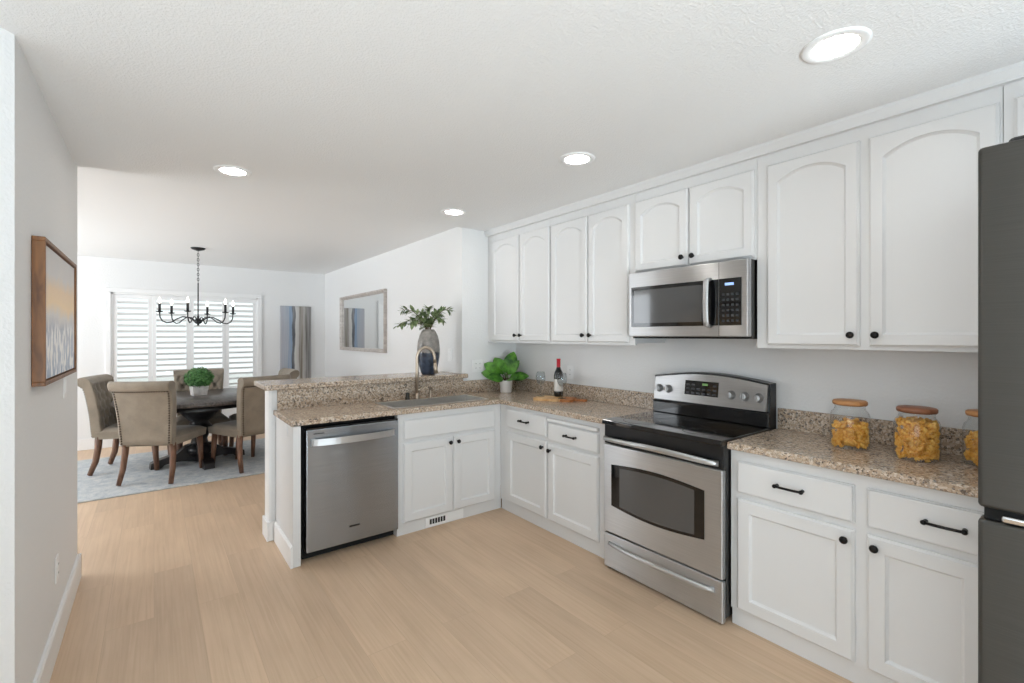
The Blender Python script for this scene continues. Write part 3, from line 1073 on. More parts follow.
fc = thing('faucet', 'brushed nickel gooseneck faucet behind the sink', 'faucet', (1.735, 3.555, CT1))
pts = [(0, 0, 0.03), (0, 0, 0.22)]
for k in range(13):
    a = math.pi * k / 12
    pts.append((0.072 - 0.072 * math.cos(a), -0.0125 * k / 12 * 6 * 0.5, 0.34 + 0.085 * math.sin(a)))
pts.append((0.146, -0.042, 0.29))
MB().lathe([(0.027, 0), (0.027, 0.008), (0.018, 0.02), (0.016, 0.05)], 20).build('base', 'nickel', fc)
MB().tube(pts, 0.0125, 14).build('spout', 'nickel', fc)
MB().tube([(0.146, -0.042, 0.295), (0.149, -0.046, 0.25), (0.151, -0.048, 0.205)], [0.014, 0.0165, 0.0175], 14).build('spray_head', 'nickel', fc)
MB().tube([(0.0, 0, 0.07), (0.03, -0.004, 0.075), (0.075, -0.01, 0.11)], [0.012, 0.009, 0.006], 10).build('lever', 'nickel', fc)
sd = thing('soap_dispenser', 'small nickel soap dispenser right of the faucet', 'soap dispenser', (1.862, 3.56, CT1))
MB().lathe([(0.02, 0), (0.02, 0.006), (0.012, 0.012), (0.011, 0.07), (0.013, 0.075), (0.013, 0.085), (0.0, 0.088)], 18).build('body', 'nickel', sd)
MB().tube([(0, 0, 0.08), (0, -0.03, 0.084), (0, -0.06, 0.072)], [0.008, 0.007, 0.005], 10).build('nozzle', 'nickel', sd)
ag = thing('air_gap', 'short dark metal air gap cap left of the faucet', 'air gap', (1.655, 3.565, CT1))
MB().lathe([(0.02, 0), (0.02, 0.006), (0.016, 0.01), (0.016, 0.045), (0.012, 0.055), (0.0, 0.058)], 18).build('cap', 'steel_dark', ag)

# ---------------------------------------------------------------- dishwasher
dw = thing('dishwasher', 'stainless steel dishwasher in the peninsula beside the end panel', 'dishwasher', (0.752, 3.135, 0))
bx(0.0, 0.622, 0.04, 0.49, 0.10, 0.868).build('tub', 'black_matte', dw)
bx(0.0, 0.622, 0.06, 0.30, 0.0, 0.10).build('kick_plate', 'black_matte', dw)
m = MB()
m.box(0.006, 0.621, -0.028, 0.038, 0.068, 0.842, bev=0.006, seg=3)
door = m.build('door', 'steel_dw', dw)
bx(0.006, 0.620, -0.022, 0.036, 0.842, 0.852).build('control_strip', 'black_gloss', door)
h = MB()
# bowed flat handle
n = 16
prof0 = [(-0.0, 0.020), (-0.0, -0.020), (-0.012, -0.020), (-0.012, 0.020)]
rings = []
for k in range(n + 1):
    u = k / n
    x = 0.035 + 0.55 * u
    bow = 0.045 * (math.sin(math.pi * u)) ** 0.6 + 0.008
    rings.append([h.b.verts.new((x, -0.028 - bow + py, 0.762 + pz)) for py, pz in [(0.012, 0.021), (0.012, -0.021), (0, -0.021), (0, 0.021)]])
for r0, r1 in zip(rings, rings[1:]):
    for k in range(4):
        h.b.faces.new((r0[k], r0[(k + 1) % 4], r1[(k + 1) % 4], r1[k]))
h.b.faces.new(rings[0])
h.b.faces.new(rings[-1][::-1])
for xx in (0.035, 0.565):
    h.box(xx, xx + 0.02, -0.042, -0.026, 0.742, 0.782)
h.build('handle', 'steel', door)
bx(0.275, 0.345, -0.0290, -0.0275, 0.168, 0.179).build('badge', 'black_plastic', door)
bx(0.05, 0.115, -0.0290, -0.0275, 0.812, 0.818).build('badge', 'steel_dark', door)

# ---------------------------------------------------------------- range
RW = 0.772
rg = thing('range', 'stainless steel electric range with black glass cooktop', 'range', (2.252, 1.956, 0), ROT)
# local x along the front, y depth from the front face, z up
RD = XR - 2.252 - 0.004
bx(0.004, RW - 0.004, 0.0, RD, 0.035, 0.895).build('body', 'black_plastic', rg)
for xx in (0.03, RW - 0.07):
    for yy in (0.04, RD - 0.08):
        MB().lathe([(0.018, 0.0), (0.018, 0.036)], 14, (xx + 0.02, yy + 0.02, 0)).build('foot', 'black_matte', rg)
ck = bx(0.0, RW, -0.048, RD - 0.10, 0.893, 0.922, bev=0.006, seg=3).build('cooktop', 'black_gloss', rg)
for xx, yy, r_ in ((0.19, 0.10, 0.11), (0.57, 0.09, 0.085), (0.19, 0.33, 0.085), (0.57, 0.32, 0.11), (0.38, 0.37, 0.06)):
    MB().lathe([(r_, 0.9222), (r_, 0.9226), (r_ - 0.004, 0.9226), (r_ - 0.004, 0.9222)], 48, (xx, yy, 0), cap=False).build('burner_ring', 'cooktop_ring', ck)
bx(0.004, RW - 0.004, -0.022, 0.0, 0.775, 0.893).build('vent_panel', 'black_plastic', rg)
# oven door with a lens shaped window
dz0, dz1 = 0.232, 0.772
m = bx(0.003, RW - 0.003, -0.034, -0.001, dz0, dz1, bev=0.006, seg=2)
od = m.build('oven_door', 'steel', rg)


def lens(x0, x1, z0, z1, up, dn, n=20):
    pts = []
    for k in range(n + 1):
        u = k / n
        pts.append((x0 + (x1 - x0) * u, z0 - dn * math.sin(math.pi * u)))
    for k in range(n + 1):
        u = 1 - k / n
        pts.append((x0 + (x1 - x0) * u, z1 + up * math.sin(math.pi * u)))
    return pts


MB().prism(lens(0.066, 0.674, 0.402, 0.652, 0.022, 0.026), -0.0355, -0.033).build('window_border', 'black_gloss', od)
MB().prism(lens(0.130, 0.618, 0.410, 0.640, 0.014, 0.018), -0.0362, -0.035).build('window_glass', 'oven_glass', od)
hp = [(0.02 + (RW - 0.04) * k / 20, -0.040 - 0.040 * math.sin(math.pi * k / 20) ** 0.5, 0.806 + 0.012 * math.sin(math.pi * k / 20)) for k in range(21)]
MB().tube(hp, 0.0145, 14).build('door_handle', 'steel', od)
dr = bx(0.003, RW - 0.003, -0.030, -0.001, 0.014, 0.222, bev=0.006, seg=2).build('storage_drawer', 'steel', rg)
hp = [(0.05 + (RW - 0.10) * k / 20, -0.032 - 0.028 * math.sin(math.pi * k / 20) ** 0.5, 0.165) for k in range(21)]
MB().tube(hp, 0.012, 12).build('drawer_handle', 'steel', dr)
# backguard
by = RD - 0.095
bgm = MB().prism([(0.006, 0.895), (RW - 0.006, 0.895), (RW - 0.006, 1.0)] + [(RW - 0.006 - (RW - 0.012) * k / 20, 1.168 + 0.038 * math.sin(math.pi * k / 20)) for k in range(21)] + [(0.006, 1.0)], by + 0.012, RD - 0.012)
bgo = bgm.build('backguard', 'black_plastic', rg)
bx(0.006, RW - 0.006, by - 0.012, by + 0.012, 0.923, 1.004, bev=0.004).build('shelf_strip', 'black_gloss', bgo)


def tilt_panel(poly, y0, y1, lean):
    m_ = MB().prism(poly, y0, y1)
    for v_ in m_.b.verts:
        v_.co.y += (v_.co.z - 1.01) * lean
    return m_


LEAN = 0.14
face = [(0.016, 1.012), (RW - 0.016, 1.012)] + [(RW - 0.016 - (RW - 0.032) * k / 20, 1.158 + 0.036 * math.sin(math.pi * k / 20)) for k in range(21)]
cp = tilt_panel(face, by - 0.016, by + 0.013, LEAN).build('control_panel', 'steel', bgo)
pan = [(0.245, 1.062), (0.470, 1.062), (0.470, 1.152), (0.245, 1.152)]
tilt_panel(pan, by - 0.018, by - 0.015, LEAN).build('keypad', 'black_gloss', bgo)
m = MB()
for i in range(6):
    for j in range(3):
        if 1.5 < i < 4.5 and j == 2:
            continue
        x_, z_ = 0.255 + i * 0.036, 1.070 + j * 0.026
        m.merge(tilt_panel([(x_, z_), (x_ + 0.022, z_), (x_ + 0.022, z_ + 0.010), (x_, z_ + 0.010)], by - 0.0188, by - 0.0175, LEAN))
m.build('keys', 'key', bgo)
tilt_panel([(0.365, 1.126), (0.40, 1.126), (0.40, 1.139), (0.365, 1.139)], by - 0.019, by - 0.0175, LEAN).build('clock_display', 'lcd_green', bgo)
for x_ in (0.054, 0.124, 0.550, 0.630, 0.710):
    k_ = MB().lathe([(0.027, 0), (0.027, 0.004), (0.021, 0.006), (0.019, 0.026), (0.016, 0.029), (0, 0.029)], 24, axis='Y')
    k_.box(-0.004, 0.004, 0.012, 0.034, -0.019, 0.019)
    z_ = 1.085
    for v_ in k_.b.verts:
        v_.co = Vector((x_ + v_.co.x, by - 0.016 + (z_ - 1.01) * LEAN - v_.co.y, z_ + v_.co.z))
    k_.build('knob', 'steel', bgo)

# ---------------------------------------------------------------- microwave
mw = thing('microwave', 'stainless steel over-the-range microwave below the short cabinet', 'microwave', (2.425, 1.913, 1.422), ROT)
MWW, MWH = 0.756, 0.414
bx(0, MWW, 0.03, XR - 2.425 - 0.003, 0.004, MWH).build('body', 'steel_dark', mw)
bx(0.01, MWW - 0.01, 0.02, 0.36, 0.0, 0.006).build('underside', 'black_matte', mw)
fr = bx(0.0, MWW, -0.012, 0.03, 0.012, MWH, bev=0.005, seg=2).build('front_frame', 'steel', mw)
bx(0.022, 0.599, -0.0145, -0.0115, 0.072, 0.322, bev=0.001).build('door_glass', 'black_gloss', mw)
m = bx(0.045, 0.505, -0.0165, -0.014, 0.095, 0.30)
m.build('window_screen', 'oven_glass', mw)
bx(0.604, 0.724, -0.0145, -0.0115, 0.072, 0.322, bev=0.001).build('control_panel', 'black_gloss', mw)
bx(0.636, 0.684, -0.0155, -0.014, 0.284, 0.298).build('display', 'lcd_blue', mw)
m = MB()
for i in range(4):
    for j in range(6):
        m.box(0.620 + i * 0.025, 0.634 + i * 0.025, -0.0152, -0.014, 0.09 + j * 0.028, 0.102 + j * 0.028)
m.build('keypad', 'key', mw)
hp = [(0.548, -0.016, 0.068), (0.548, -0.045, 0.075), (0.548, -0.052, 0.11), (0.548, -0.054, 0.2), (0.548, -0.052, 0.285), (0.548, -0.045, 0.318), (0.548, -0.016, 0.325)]
MB().tube(hp, 0.010, 12, sx=1.7).build('handle', 'steel', mw)
bx(0.6005, 0.6025, -0.0128, -0.011, 0.014, MWH - 0.002).build('door_seam', 'black_matte', mw)

# ---------------------------------------------------------------- refrigerator
FX = 1.95
rf = thing('refrigerator', 'dark grey steel refrigerator at the right edge of the photo', 'refrigerator', (FX, 0.257, 0), ROT)
FW = 0.91
bx(0.005, FW - 0.005, 0.075, XR - FX - 0.03, 0.03, 1.97).build('body', 'side_grey', rf)
bx(0.02, FW - 0.02, 0.09, 0.6, 0.0, 0.03).build('plinth', 'black_matte', rf)
for a, b in ((0.0, FW / 2 - 0.003), (FW / 2 + 0.003, FW)):
    dd = bx(a, b, 0.0, 0.07, 0.93, 2.0, bev=0.012, seg=4).build('door', 'steel_dark', rf)
dd = bx(0, FW, 0.0, 0.07, 0.055, 0.895, bev=0.012, seg=4).build('freezer_drawer', 'steel_dark', rf)
bx(0.012, FW - 0.012, 0.02, 0.07, 0.895, 0.93).build('gap_strip', 'black_matte', rf)
m = MB()
m.box(0.05, FW - 0.05, -0.008, 0.03, 0.899, 0.918, bev=0.006, seg=3)
m.build('handle_strip', 'chrome', rf)
m = MB().box(0.06, 0.17, 0.012, 0.16, 1.972, 2.014, bev=0.014, seg=3)
m.build('hinge_cover', 'black_plastic', rf)

# ---------------------------------------------------------------- outlets and switches
def plate(name, label, cat, loc, rz, w=0.07, h=0.115, n=1, toggle=True):
    p_ = thing(name, label, cat, loc, rz)
    bx(-w / 2, w / 2, -0.006, -0.0005, -h / 2, h / 2, bev=0.002).build('cover_plate', 'plate', p_)
    for k in range(n):
        xo = (k - (n - 1) / 2) * 0.046
        if toggle:
            bx(xo - 0.016, xo + 0.016, -0.009, -0.005, -0.033, 0.033, bev=0.002).build('rocker', 'plate', p_)
        else:
            mm_ = MB()
            for z_ in (-0.02, 0.02):
                mm_.lathe([(0.0165, 0.005), (0.0165, 0.0075), (0, 0.0075)], 18, (xo, 0, 0), axis='Y')
                for v_ in mm_.b.verts:
                    pass
                b2 = MB().box(xo - 0.014, xo + 0.014, -0.0085, -0.005, z_ - 0.014, z_ + 0.014, bev=0.002)
                mm_.merge(b2)
            for v_ in list(mm_.b.verts):
                if v_.co.y > 0:
                    mm_.b.verts.remove(v_)
            mm_.build('receptacle', 'plate', p_)
            for z_ in (-0.02, 0.02):
                for xs in (-0.006, 0.006):
                    bx(xo + xs - 0.001, xo + xs + 0.001, -0.009, -0.008, z_ - 0.004, z_ + 0.006).build('slot', 'vent_grey', p_)
    return p_


plate('wall_outlet', 'white double outlet on the stub wall behind the fig plant', 'outlet', (2.385, YS, 1.158), 0, 0.116, 0.115, 2, False)
plate('wall_outlet', 'white outlet on the kitchen wall behind the wine bottle', 'outlet', (XR, 2.86, 1.125), ROT, toggle=False)
plate('wall_outlet', 'white outlet low on the left wall above the baseboard', 'outlet', (XL, 3.0, 0.36), R(90), toggle=False)
plate('light_switch', 'white switch on the left wall below the picture', 'switch', (XL, 3.24, 1.185), R(90))
plate('light_switch', 'white switch on the dining wall beside the vase', 'switch', (XD, 3.845, 1.255), ROT)

# ---------------------------------------------------------------- recessed ceiling lights
for (x_, y_), lab in zip([(1.828, 0.585), (1.863, 1.832), (0.373, 3.214), (1.888, 3.213)],
                         ['round recessed ceiling light nearest the refrigerator', 'round recessed ceiling light in front of the short cabinet',
                          'round recessed ceiling light over the left floor near the dining room', 'round recessed ceiling light over the sink by the stub wall']):
    l = thing('ceiling_light', lab, 'ceiling light', (x_, y_, HK), 0, 'recessed ceiling lights')
    MB().lathe([(0.100, 0.0), (0.100, -0.003), (0.092, -0.006), (0.069, -0.005), (0.066, -0.001)], 40, cap=False).build('trim_ring', 'trim', l)
    MB().lathe([(0.067, -0.001), (0.067, -0.003), (0.0, -0.004)], 40).build('lens', 'lamp', l)

# ---------------------------------------------------------------- wall pictures and mirror
pc = thing('framed_picture', 'misty field painting in a deep wooden frame on the left wall', 'picture', (XL, 2.89, 1.53), R(90))
hw, hh = 0.445, 0.28
D = 0.038
m = MB().box(-hw, hw, -D, -0.001, hh - 0.016, hh, bev=0.002).box(-hw, hw, -D, -0.001, -hh, -hh + 0.016, bev=0.002)
m.box(-hw, -hw + 0.016, -D, -0.001, -hh + 0.016, hh - 0.016, bev=0.002).box(hw - 0.016, hw, -D, -0.001, -hh + 0.016, hh - 0.016, bev=0.002)
m.build('frame', 'frame_wood', pc)
bx(-hw + 0.022, hw - 0.022, -D + 0.008, -0.002, -hh + 0.022, hh - 0.022).build('canvas', 'field_art', pc)

cv = thing('striped_canvas', 'tall canvas with blurred blue and brown vertical stripes beside the window', 'canvas', (1.772, YF, 1.18))
bx(-0.228, 0.228, -0.035, -0.001, -0.72, 0.72, bev=0.003).build('painted_face', 'stripes', cv)

mr = thing('wall_mirror', 'large mirror in a grey wooden frame on the dining wall', 'mirror', (XD, 6.18, 1.615), ROT)
hw, hh, fwid = 0.838, 0.385, 0.045


def bevel_frame(hw, hh, fwid, y_out, y_in):
    m_ = MB()
    b = m_.b
    L = []
    for (ix, iz, yy) in ((hw, hh, -0.001), (hw, hh, y_out), (hw - 0.016, hh - 0.016, y_out), (hw - fwid, hh - fwid, y_in), (hw - fwid, hh - fwid, -0.001)):
        L.append([b.verts.new((sx_ * ix, yy, sz_ * iz)) for sx_, sz_ in ((-1, -1), (1, -1), (1, 1), (-1, 1))])
    for A, B in zip(L, L[1:]):
        for k in range(4):
            b.faces.new((A[k], A[(k + 1) % 4], B[(k + 1) % 4], B[k]))
    for k in range(4):
        b.faces.new((L[0][k], L[-1][k], L[-1][(k + 1) % 4], L[0][(k + 1) % 4]))
    return m_


bevel_frame(hw, hh, fwid, -0.04, -0.014).build('frame', 'grey_wood', mr)
bx(-hw + fwid, hw - fwid, -0.010, -0.002, -hh + fwid, hh - fwid).build('mirror_glass', 'mirror', mr)

# ---------------------------------------------------------------- rug, table, chairs
RZ = 0.012
rug = bx(-1.05, 1.95, 5.43, 7.24, 0.0005, RZ, bev=0.004).build('area_rug', 'rug')
tag(rug, 'distressed pale blue grey rug under the dining table', 'rug')

TB = thing('dining_table', 'round dark wood dining table on a carved pedestal', 'table', (0.41, 6.36, RZ), R(8))
m = MB().lathe([(0.0, 0.700), (0.72, 0.700), (0.75, 0.704), (0.76, 0.715), (0.76, 0.738), (0.752, 0.746), (0.0, 0.748)], 72)
m.build('tabletop', 'table_wood', TB)
m = MB().lathe([(0.62, 0.648), (0.62, 0.70), (0.6, 0.70), (0.6, 0.648)], 48, cap=False)
m.build('apron', 'base_wood', TB)
m = MB().lathe([(0.0, 0.08), (0.10, 0.08), (0.13, 0.12), (0.13, 0.17), (0.09, 0.20), (0.075, 0.26), (0.10, 0.33), (0.14, 0.38), (0.10, 0.43), (0.085, 0.46), (0.13, 0.50),
                (0.185, 0.56), (0.195, 0.60), (0.16, 0.64), (0.14, 0.66), (0.2, 0.69), (0.2, 0.70), (0, 0.70)], 32)
m.build('pedestal', 'base_wood', TB)
for k in range(4):
    a = k * math.pi / 2
    prof = [(0.05, 0.02), (0.05, 0.22), (0.13, 0.20), (0.22, 0.13), (0.33, 0.10), (0.40, 0.085), (0.445, 0.06), (0.45, 0.0), (0.36, 0.0), (0.33, 0.03), (0.2, 0.045)]
    ft = MB().prism(prof, -0.05, 0.05)
    bmesh.ops.rotate(ft.b, cent=(0, 0, 0), matrix=Matrix.Rotation(a, 3, 'Z'), verts=ft.b.verts)
    ft.build('foot', 'base_wood', TB)


def back_halfwidth(z):
    u = max(0, min(1, (z - 0.37) / 0.62))
    return 0.226 + 0.038 * u ** 1.1


def back_centre(z):
    u = max(0, min(1.1, (z - 0.37) / 0.62))
    return -0.235 - 0.05 * u - 0.075 * u * u


def chair_parts():
    c_ = thing('dining_chair', '', 'chair', (0, 0, RZ), 0, 'tufted chairs round the dining table')
    # seat
    m = MB()
    b = m.b
    nx, ny = 12, 12
    top, bot = [], []
    for j in range(ny + 1):
        v_ = j / ny
        rt, rb = [], []
        hwid = 0.235 + 0.03 * v_
        y_ = -0.245 + 0.535 * v_
        for i in range(nx + 1):
            u = 2 * i / nx - 1
            e = max(abs(u), abs(2 * v_ - 1) if v_ > 0.5 else 0)
            rnd = 0.03 * (max(0, e - 0.8) / 0.2) ** 2
            crown = 0.018 * (1 - u * u) * math.sin(math.pi * min(1, v_ * 0.9 + 0.1))
            rt.append(b.verts.new((u * hwid, y_, 0.465 + crown - rnd)))
            rb.append(b.verts.new((u * hwid * 0.985, y_ - (0.008 if j == ny else 0), 0.365)))
        top.append(rt)
        bot.append(rb)
    for j in range(ny):
        for i in range(nx):
            f_ = b.faces.new((top[j][i], top[j][i + 1], top[j + 1][i + 1], top[j + 1][i]))
            f_.smooth = True
            b.faces.new((bot[j][i], bot[j + 1][i], bot[j + 1][i + 1], bot[j][i + 1]))
    for i in range(nx):
        b.faces.new((top[0][i], bot[0][i], bot[0][i + 1], top[0][i + 1]))
        b.faces.new((top[ny][i], top[ny][i + 1], bot[ny][i + 1], bot[ny][i]))
    for j in range(ny):
        b.faces.new((top[j][0], top[j + 1][0], bot[j + 1][0], bot[j][0]))
        b.faces.new((top[j][nx], bot[j][nx], bot[j + 1][nx], top[j + 1][nx]))
    m.build('seat', 'linen', c_)
    # backrest: side profile swept across, front tufted, top scrolled to the back
    buttons = []
    for r_ in range(5):
        zc = 0.53 + 0.088 * r_
        for k in range(-2, 3):
            xo = 0.112 * (k + (0.5 if r_ % 2 else 0))
            if abs(xo) < back_halfwidth(zc) - 0.05:
                buttons.append((xo, zc))
    NF, NU = 44, 44
    prof = []   # (y offset from centre, z, is_front)
    for k in range(NF + 1):
        z_ = 0.385 + (0.945 - 0.385) * k / NF
        prof.append((0.038, z_, True))
    for k in range(1, 11):           # over the top and round the scroll
        a = math.pi * k / 10
        prof.append((0.038 - 0.058 + 0.058 * math.cos(a), 0.945 + 0.055 * math.sin(a), False))
    prof += [(-0.077, 0.928, False), (-0.070, 0.914, False), (-0.052, 0.903, False)]
    for k in range(10):
        z_ = 0.88 - (0.88 - 0.385) * k / 9
        prof.append((-0.042, z_, False))
    m = MB()
    b = m.b
    cols = []
    for i in range(NU + 1):
        u = 2 * i / NU - 1
        col = []
        for yo, z_, fr_ in prof:
            hwid = back_halfwidth(z_)
            x_ = u * hwid
            dy = 0.0
            if fr_:
                dep = 0.0
                for bx_, bz_ in buttons:
                    d2 = ((x_ - bx_) ** 2 + (z_ - bz_) ** 2)
                    dep += 0.034 * math.exp(-d2 / (2 * 0.017 ** 2))
                # diagonal folds between buttons
                s1 = ((x_ / 0.112) + (z_ - 0.53) / 0.176) % 1.0
                s2 = ((x_ / 0.112) - (z_ - 0.53) / 0.176) % 1.0
                for s_ in (s1, s2):
                    dd2 = min(s_, 1 - s_)
                    if 0.47 < z_ < 0.93:
                        dep += 0.016 * math.exp(-(dd2 / 0.07) ** 2)
                edge = max(0, abs(u) - 0.86) / 0.14
                dy = -dep * (1 - edge) - 0.02 * edge ** 2 + 0.016
            else:
                edge = max(0, abs(u) - 0.92) / 0.08
                dy = 0.006 * edge * edge
            wing = 0.035 * u * u * max(0, min(1, (z_ - 0.45) / 0.4))   # wings curve forward
            col.append(b.verts.new((x_, back_centre(z_) + yo + dy + wing, z_)))
        cols.append(col)
    n_ = len(prof)
    for c0, c1_ in zip(cols, cols[1:]):
        for k in range(n_):
            f_ = b.faces.new((c0[k], c0[(k + 1) % n_], c1_[(k + 1) % n_], c1_[k]))
            f_.smooth = True
    b.faces.new(cols[0])
    b.faces.new(cols[-1][::-1])
    bk = m.build('backrest', 'linen', c_)
    for bx_, bz_ in buttons:
        wing = 0.035 * (bx_ / back_halfwidth(bz_)) ** 2
        MB().ball((bx_, back_centre(bz_) + 0.022 + wing, bz_), 0.011, 8, (1, 0.6, 1)).build('button', 'linen', bk)
    # nailheads on the back edge
    m = MB()
    for k in range(22):
        z_ = 0.40 + 0.50 * k / 21
        for s_ in (-1, 1):
            hwid = back_halfwidth(z_)
            wing = 0.035 * 0.85 * max(0, min(1, (z_ - 0.45) / 0.4))
            m.ball((s_ * (hwid - 0.022), back_centre(z_) - 0.046 + wing, z_), 0.0085, 6, (1, 0.6, 1))
    for k in range(24):
        u = -0.9 + 1.8 * k / 23
        m.ball((u * back_halfwidth(0.9), back_centre(0.9) - 0.056 + 0.035 * u * u, 0.902), 0.0085, 6, (1, 0.6, 1))
    m.build('nailheads', 'nail', bk)
    # legs
    for s_ in (-1, 1):
        m = MB().tube([(s_ * 0.215, 0.245, 0.37), (s_ * 0.22, 0.262, 0.19), (s_ * 0.222, 0.275, 0.004)], [0.034, 0.028, 0.022], 4)
        m.build('leg', 'leg_wood', c_)
        m = MB().tube([(s_ * 0.205, -0.225, 0.39), (s_ * 0.212, -0.228, 0.28), (s_ * 0.219, -0.247, 0.14), (s_ * 0.228, -0.292, 0.008)], [0.034, 0.031, 0.028, 0.023], 4)
        m.build('leg', 'leg_wood', c_)
    return c_


ch = chair_parts()
ch.location = (0.076, 5.893, RZ)
ch.rotation_euler = (0, 0, R(-30))
ch['label'] = 'beige linen chair with its back to the kitchen, at the near side of the table'
dup(ch, 'beige linen chair showing its tufted front, nearest the left wall', (-0.173, 6.50, RZ), R(-107))
dup(ch, 'beige linen chair half hidden behind the granite bar', (0.82, 5.866, RZ), R(22))
dup(ch, 'beige linen chair right of the table, only its tufted top showing over the bar', (1.03, 6.42, RZ), R(92))
dup(ch, 'beige linen chair on the far side of the table, behind the green plant', (0.452, 6.745, RZ), R(180))


# boxwood ball on the table
def leaf_quad(b, c_, n_, ln, wd, curl=0.25):
    n_ = n_.normalized()
    t_ = n_.cross(Vector((random.uniform(-1, 1), random.uniform(-1, 1), random.uniform(-1, 1)))).normalized()
    d_ = (n_ * random.uniform(0.2, 0.9) + t_).normalized()
    s_ = d_.cross(n_).normalized()
    up = s_.cross(d_)
    pts = [c_, c_ + d_ * ln * 0.5 + s_ * wd / 2 + up * ln * curl * 0.3, c_ + d_ * ln, c_ + d_ * ln * 0.5 - s_ * wd / 2 + up * ln * curl * 0.3]
    b.faces.new([b.verts.new(p_) for p_ in pts])


bp = thing('boxwood_plant', 'round boxwood plant in a pale square pot on the dining table', 'plant', (0.408, 6.40, 0.748 + RZ + 0.0005), R(10))
m = MB()
b = m.b
vs = []
for (hx, z_) in ((0.066, 0.0), (0.078, 0.105), (0.066, 0.105), (0.062, 0.09)):
    vs.append([b.verts.new((sx_ * hx, sy_ * hx, z_)) for sx_, sy_ in ((-1, -1), (1, -1), (1, 1), (-1, 1))])
b.faces.new(vs[0][::-1])
for A, B in zip(vs, vs[1:]):
    for k in range(4):
        b.faces.new((A[k], A[(k + 1) % 4], B[(k + 1) % 4], B[k]))
b.faces.new(vs[-1])
m.build('pot', 'stone_pot', bp)
m = MB()
m.ball((0, 0, 0.195), 0.105, 20, (1.05, 1.05, 0.9))
for k in range(1900):
    z_ = random.uniform(-0.75, 1)
    a = random.uniform(0, 2 * math.pi)
    r_ = math.sqrt(1 - z_ * z_)
    n_ = Vector((r_ * math.cos(a), r_ * math.sin(a), z_))
    rr = random.uniform(0.098, 0.130)
    leaf_quad(m.b, Vector((0, 0, 0.195)) + Vector((n_.x * 1.05, n_.y * 1.05, n_.z * 0.88)) * rr, n_, random.uniform(0.018, 0.03), random.uniform(0.012, 0.018))
m.build('foliage', 'box_leaf', bp)

# ---------------------------------------------------------------- chandelier
ROTC = -R(3.5)
cl = thing('chandelier', 'black iron candle chandelier hanging over the dining table', 'chandelier', (0.40, 6.41, HD), ROTC)
MB().lathe([(0.072, 0.0), (0.072, -0.006), (0.06, -0.018), (0.03, -0.028), (0.012, -0.034), (0.0, -0.036)], 28).build('canopy', 'iron', cl)
hz = 1.60 - HD
MB().tube([(0, 0, -0.40), (0, 0, hz + 0.03)], 0.0065, 10).build('rod', 'iron', cl)
m = MB()
zz = -0.036
i = 0
while zz > -0.40:
    pts = []
    for k in range(9):
        a = 2 * math.pi * k / 8
        u, w_ = 0.009 * math.cos(a), 0.019 * math.sin(a)
        pts.append((u if i % 2 else 0, 0 if i % 2 else u, zz - 0.015 + w_))
    m.tube(pts, 0.0028, 6, cap=False)
    zz -= 0.028
    i += 1
m.build('chain', 'iron', cl)
MB().lathe([(0.0, hz - 0.05), (0.014, hz - 0.045), (0.010, hz - 0.03), (0.03, hz - 0.02), (0.042, hz), (0.03, hz + 0.025), (0.012, hz + 0.035), (0.012, hz + 0.06), (0.0, hz + 0.062)], 24).build('hub', 'iron', cl)
for k in range(6):
    a = R(15 + 60 * k)
    ca, sa = math.cos(a), math.sin(a)
    path = [(0.03, hz), (0.09, hz + 0.045), (0.15, hz + 0.05), (0.21, hz + 0.02), (0.25, hz - 0.012), (0.295, hz - 0.02), (0.335, hz + 0.0), (0.355, hz + 0.04), (0.36, hz + 0.10)]
    arm = MB().tube([(r_ * ca, r_ * sa, z_) for r_, z_ in path], 0.0065, 8).build('arm', 'iron', cl)
    x_, y_ = 0.36 * ca, 0.36 * sa
    MB().lathe([(0.006, hz + 0.09), (0.03, hz + 0.098), (0.034, hz + 0.106), (0.012, hz + 0.106)], 20, (x_, y_, 0)).build('drip_pan', 'iron', arm)
    MB().lathe([(0.0125, hz + 0.106), (0.0125, hz + 0.19), (0.0, hz + 0.19)], 16, (x_, y_, 0)).build('candle_sleeve', 'iron', arm)
    MB().lathe([(0.006, hz + 0.19), (0.012, hz + 0.205), (0.0135, hz + 0.217), (0.008, hz + 0.24), (0.002, hz + 0.256), (0, hz + 0.257)], 16, (x_, y_, 0)).build('bulb', 'bulb', arm)

# ---------------------------------------------------------------- vase with olive branches
VX, VY, VZ = 1.94, 3.745, 1.0945
vs_ = thing('vase', 'tall two-tone vase, grey above dark blue, on the raised bar', 'vase', (VX, VY, VZ))
prof = [(0.0, 0.0), (0.056, 0.0), (0.064, 0.01), (0.084, 0.08), (0.097, 0.16), (0.101, 0.22), (0.095, 0.29), (0.081, 0.345), (0.064, 0.382), (0.05, 0.40), (0.044, 0.396), (0.06, 0.37), (0.082, 0.29), (0.08, 0.16), (0.05, 0.03), (0.0, 0.025)]
MB().lathe(prof, 40).build('body', 'vase', vs_)


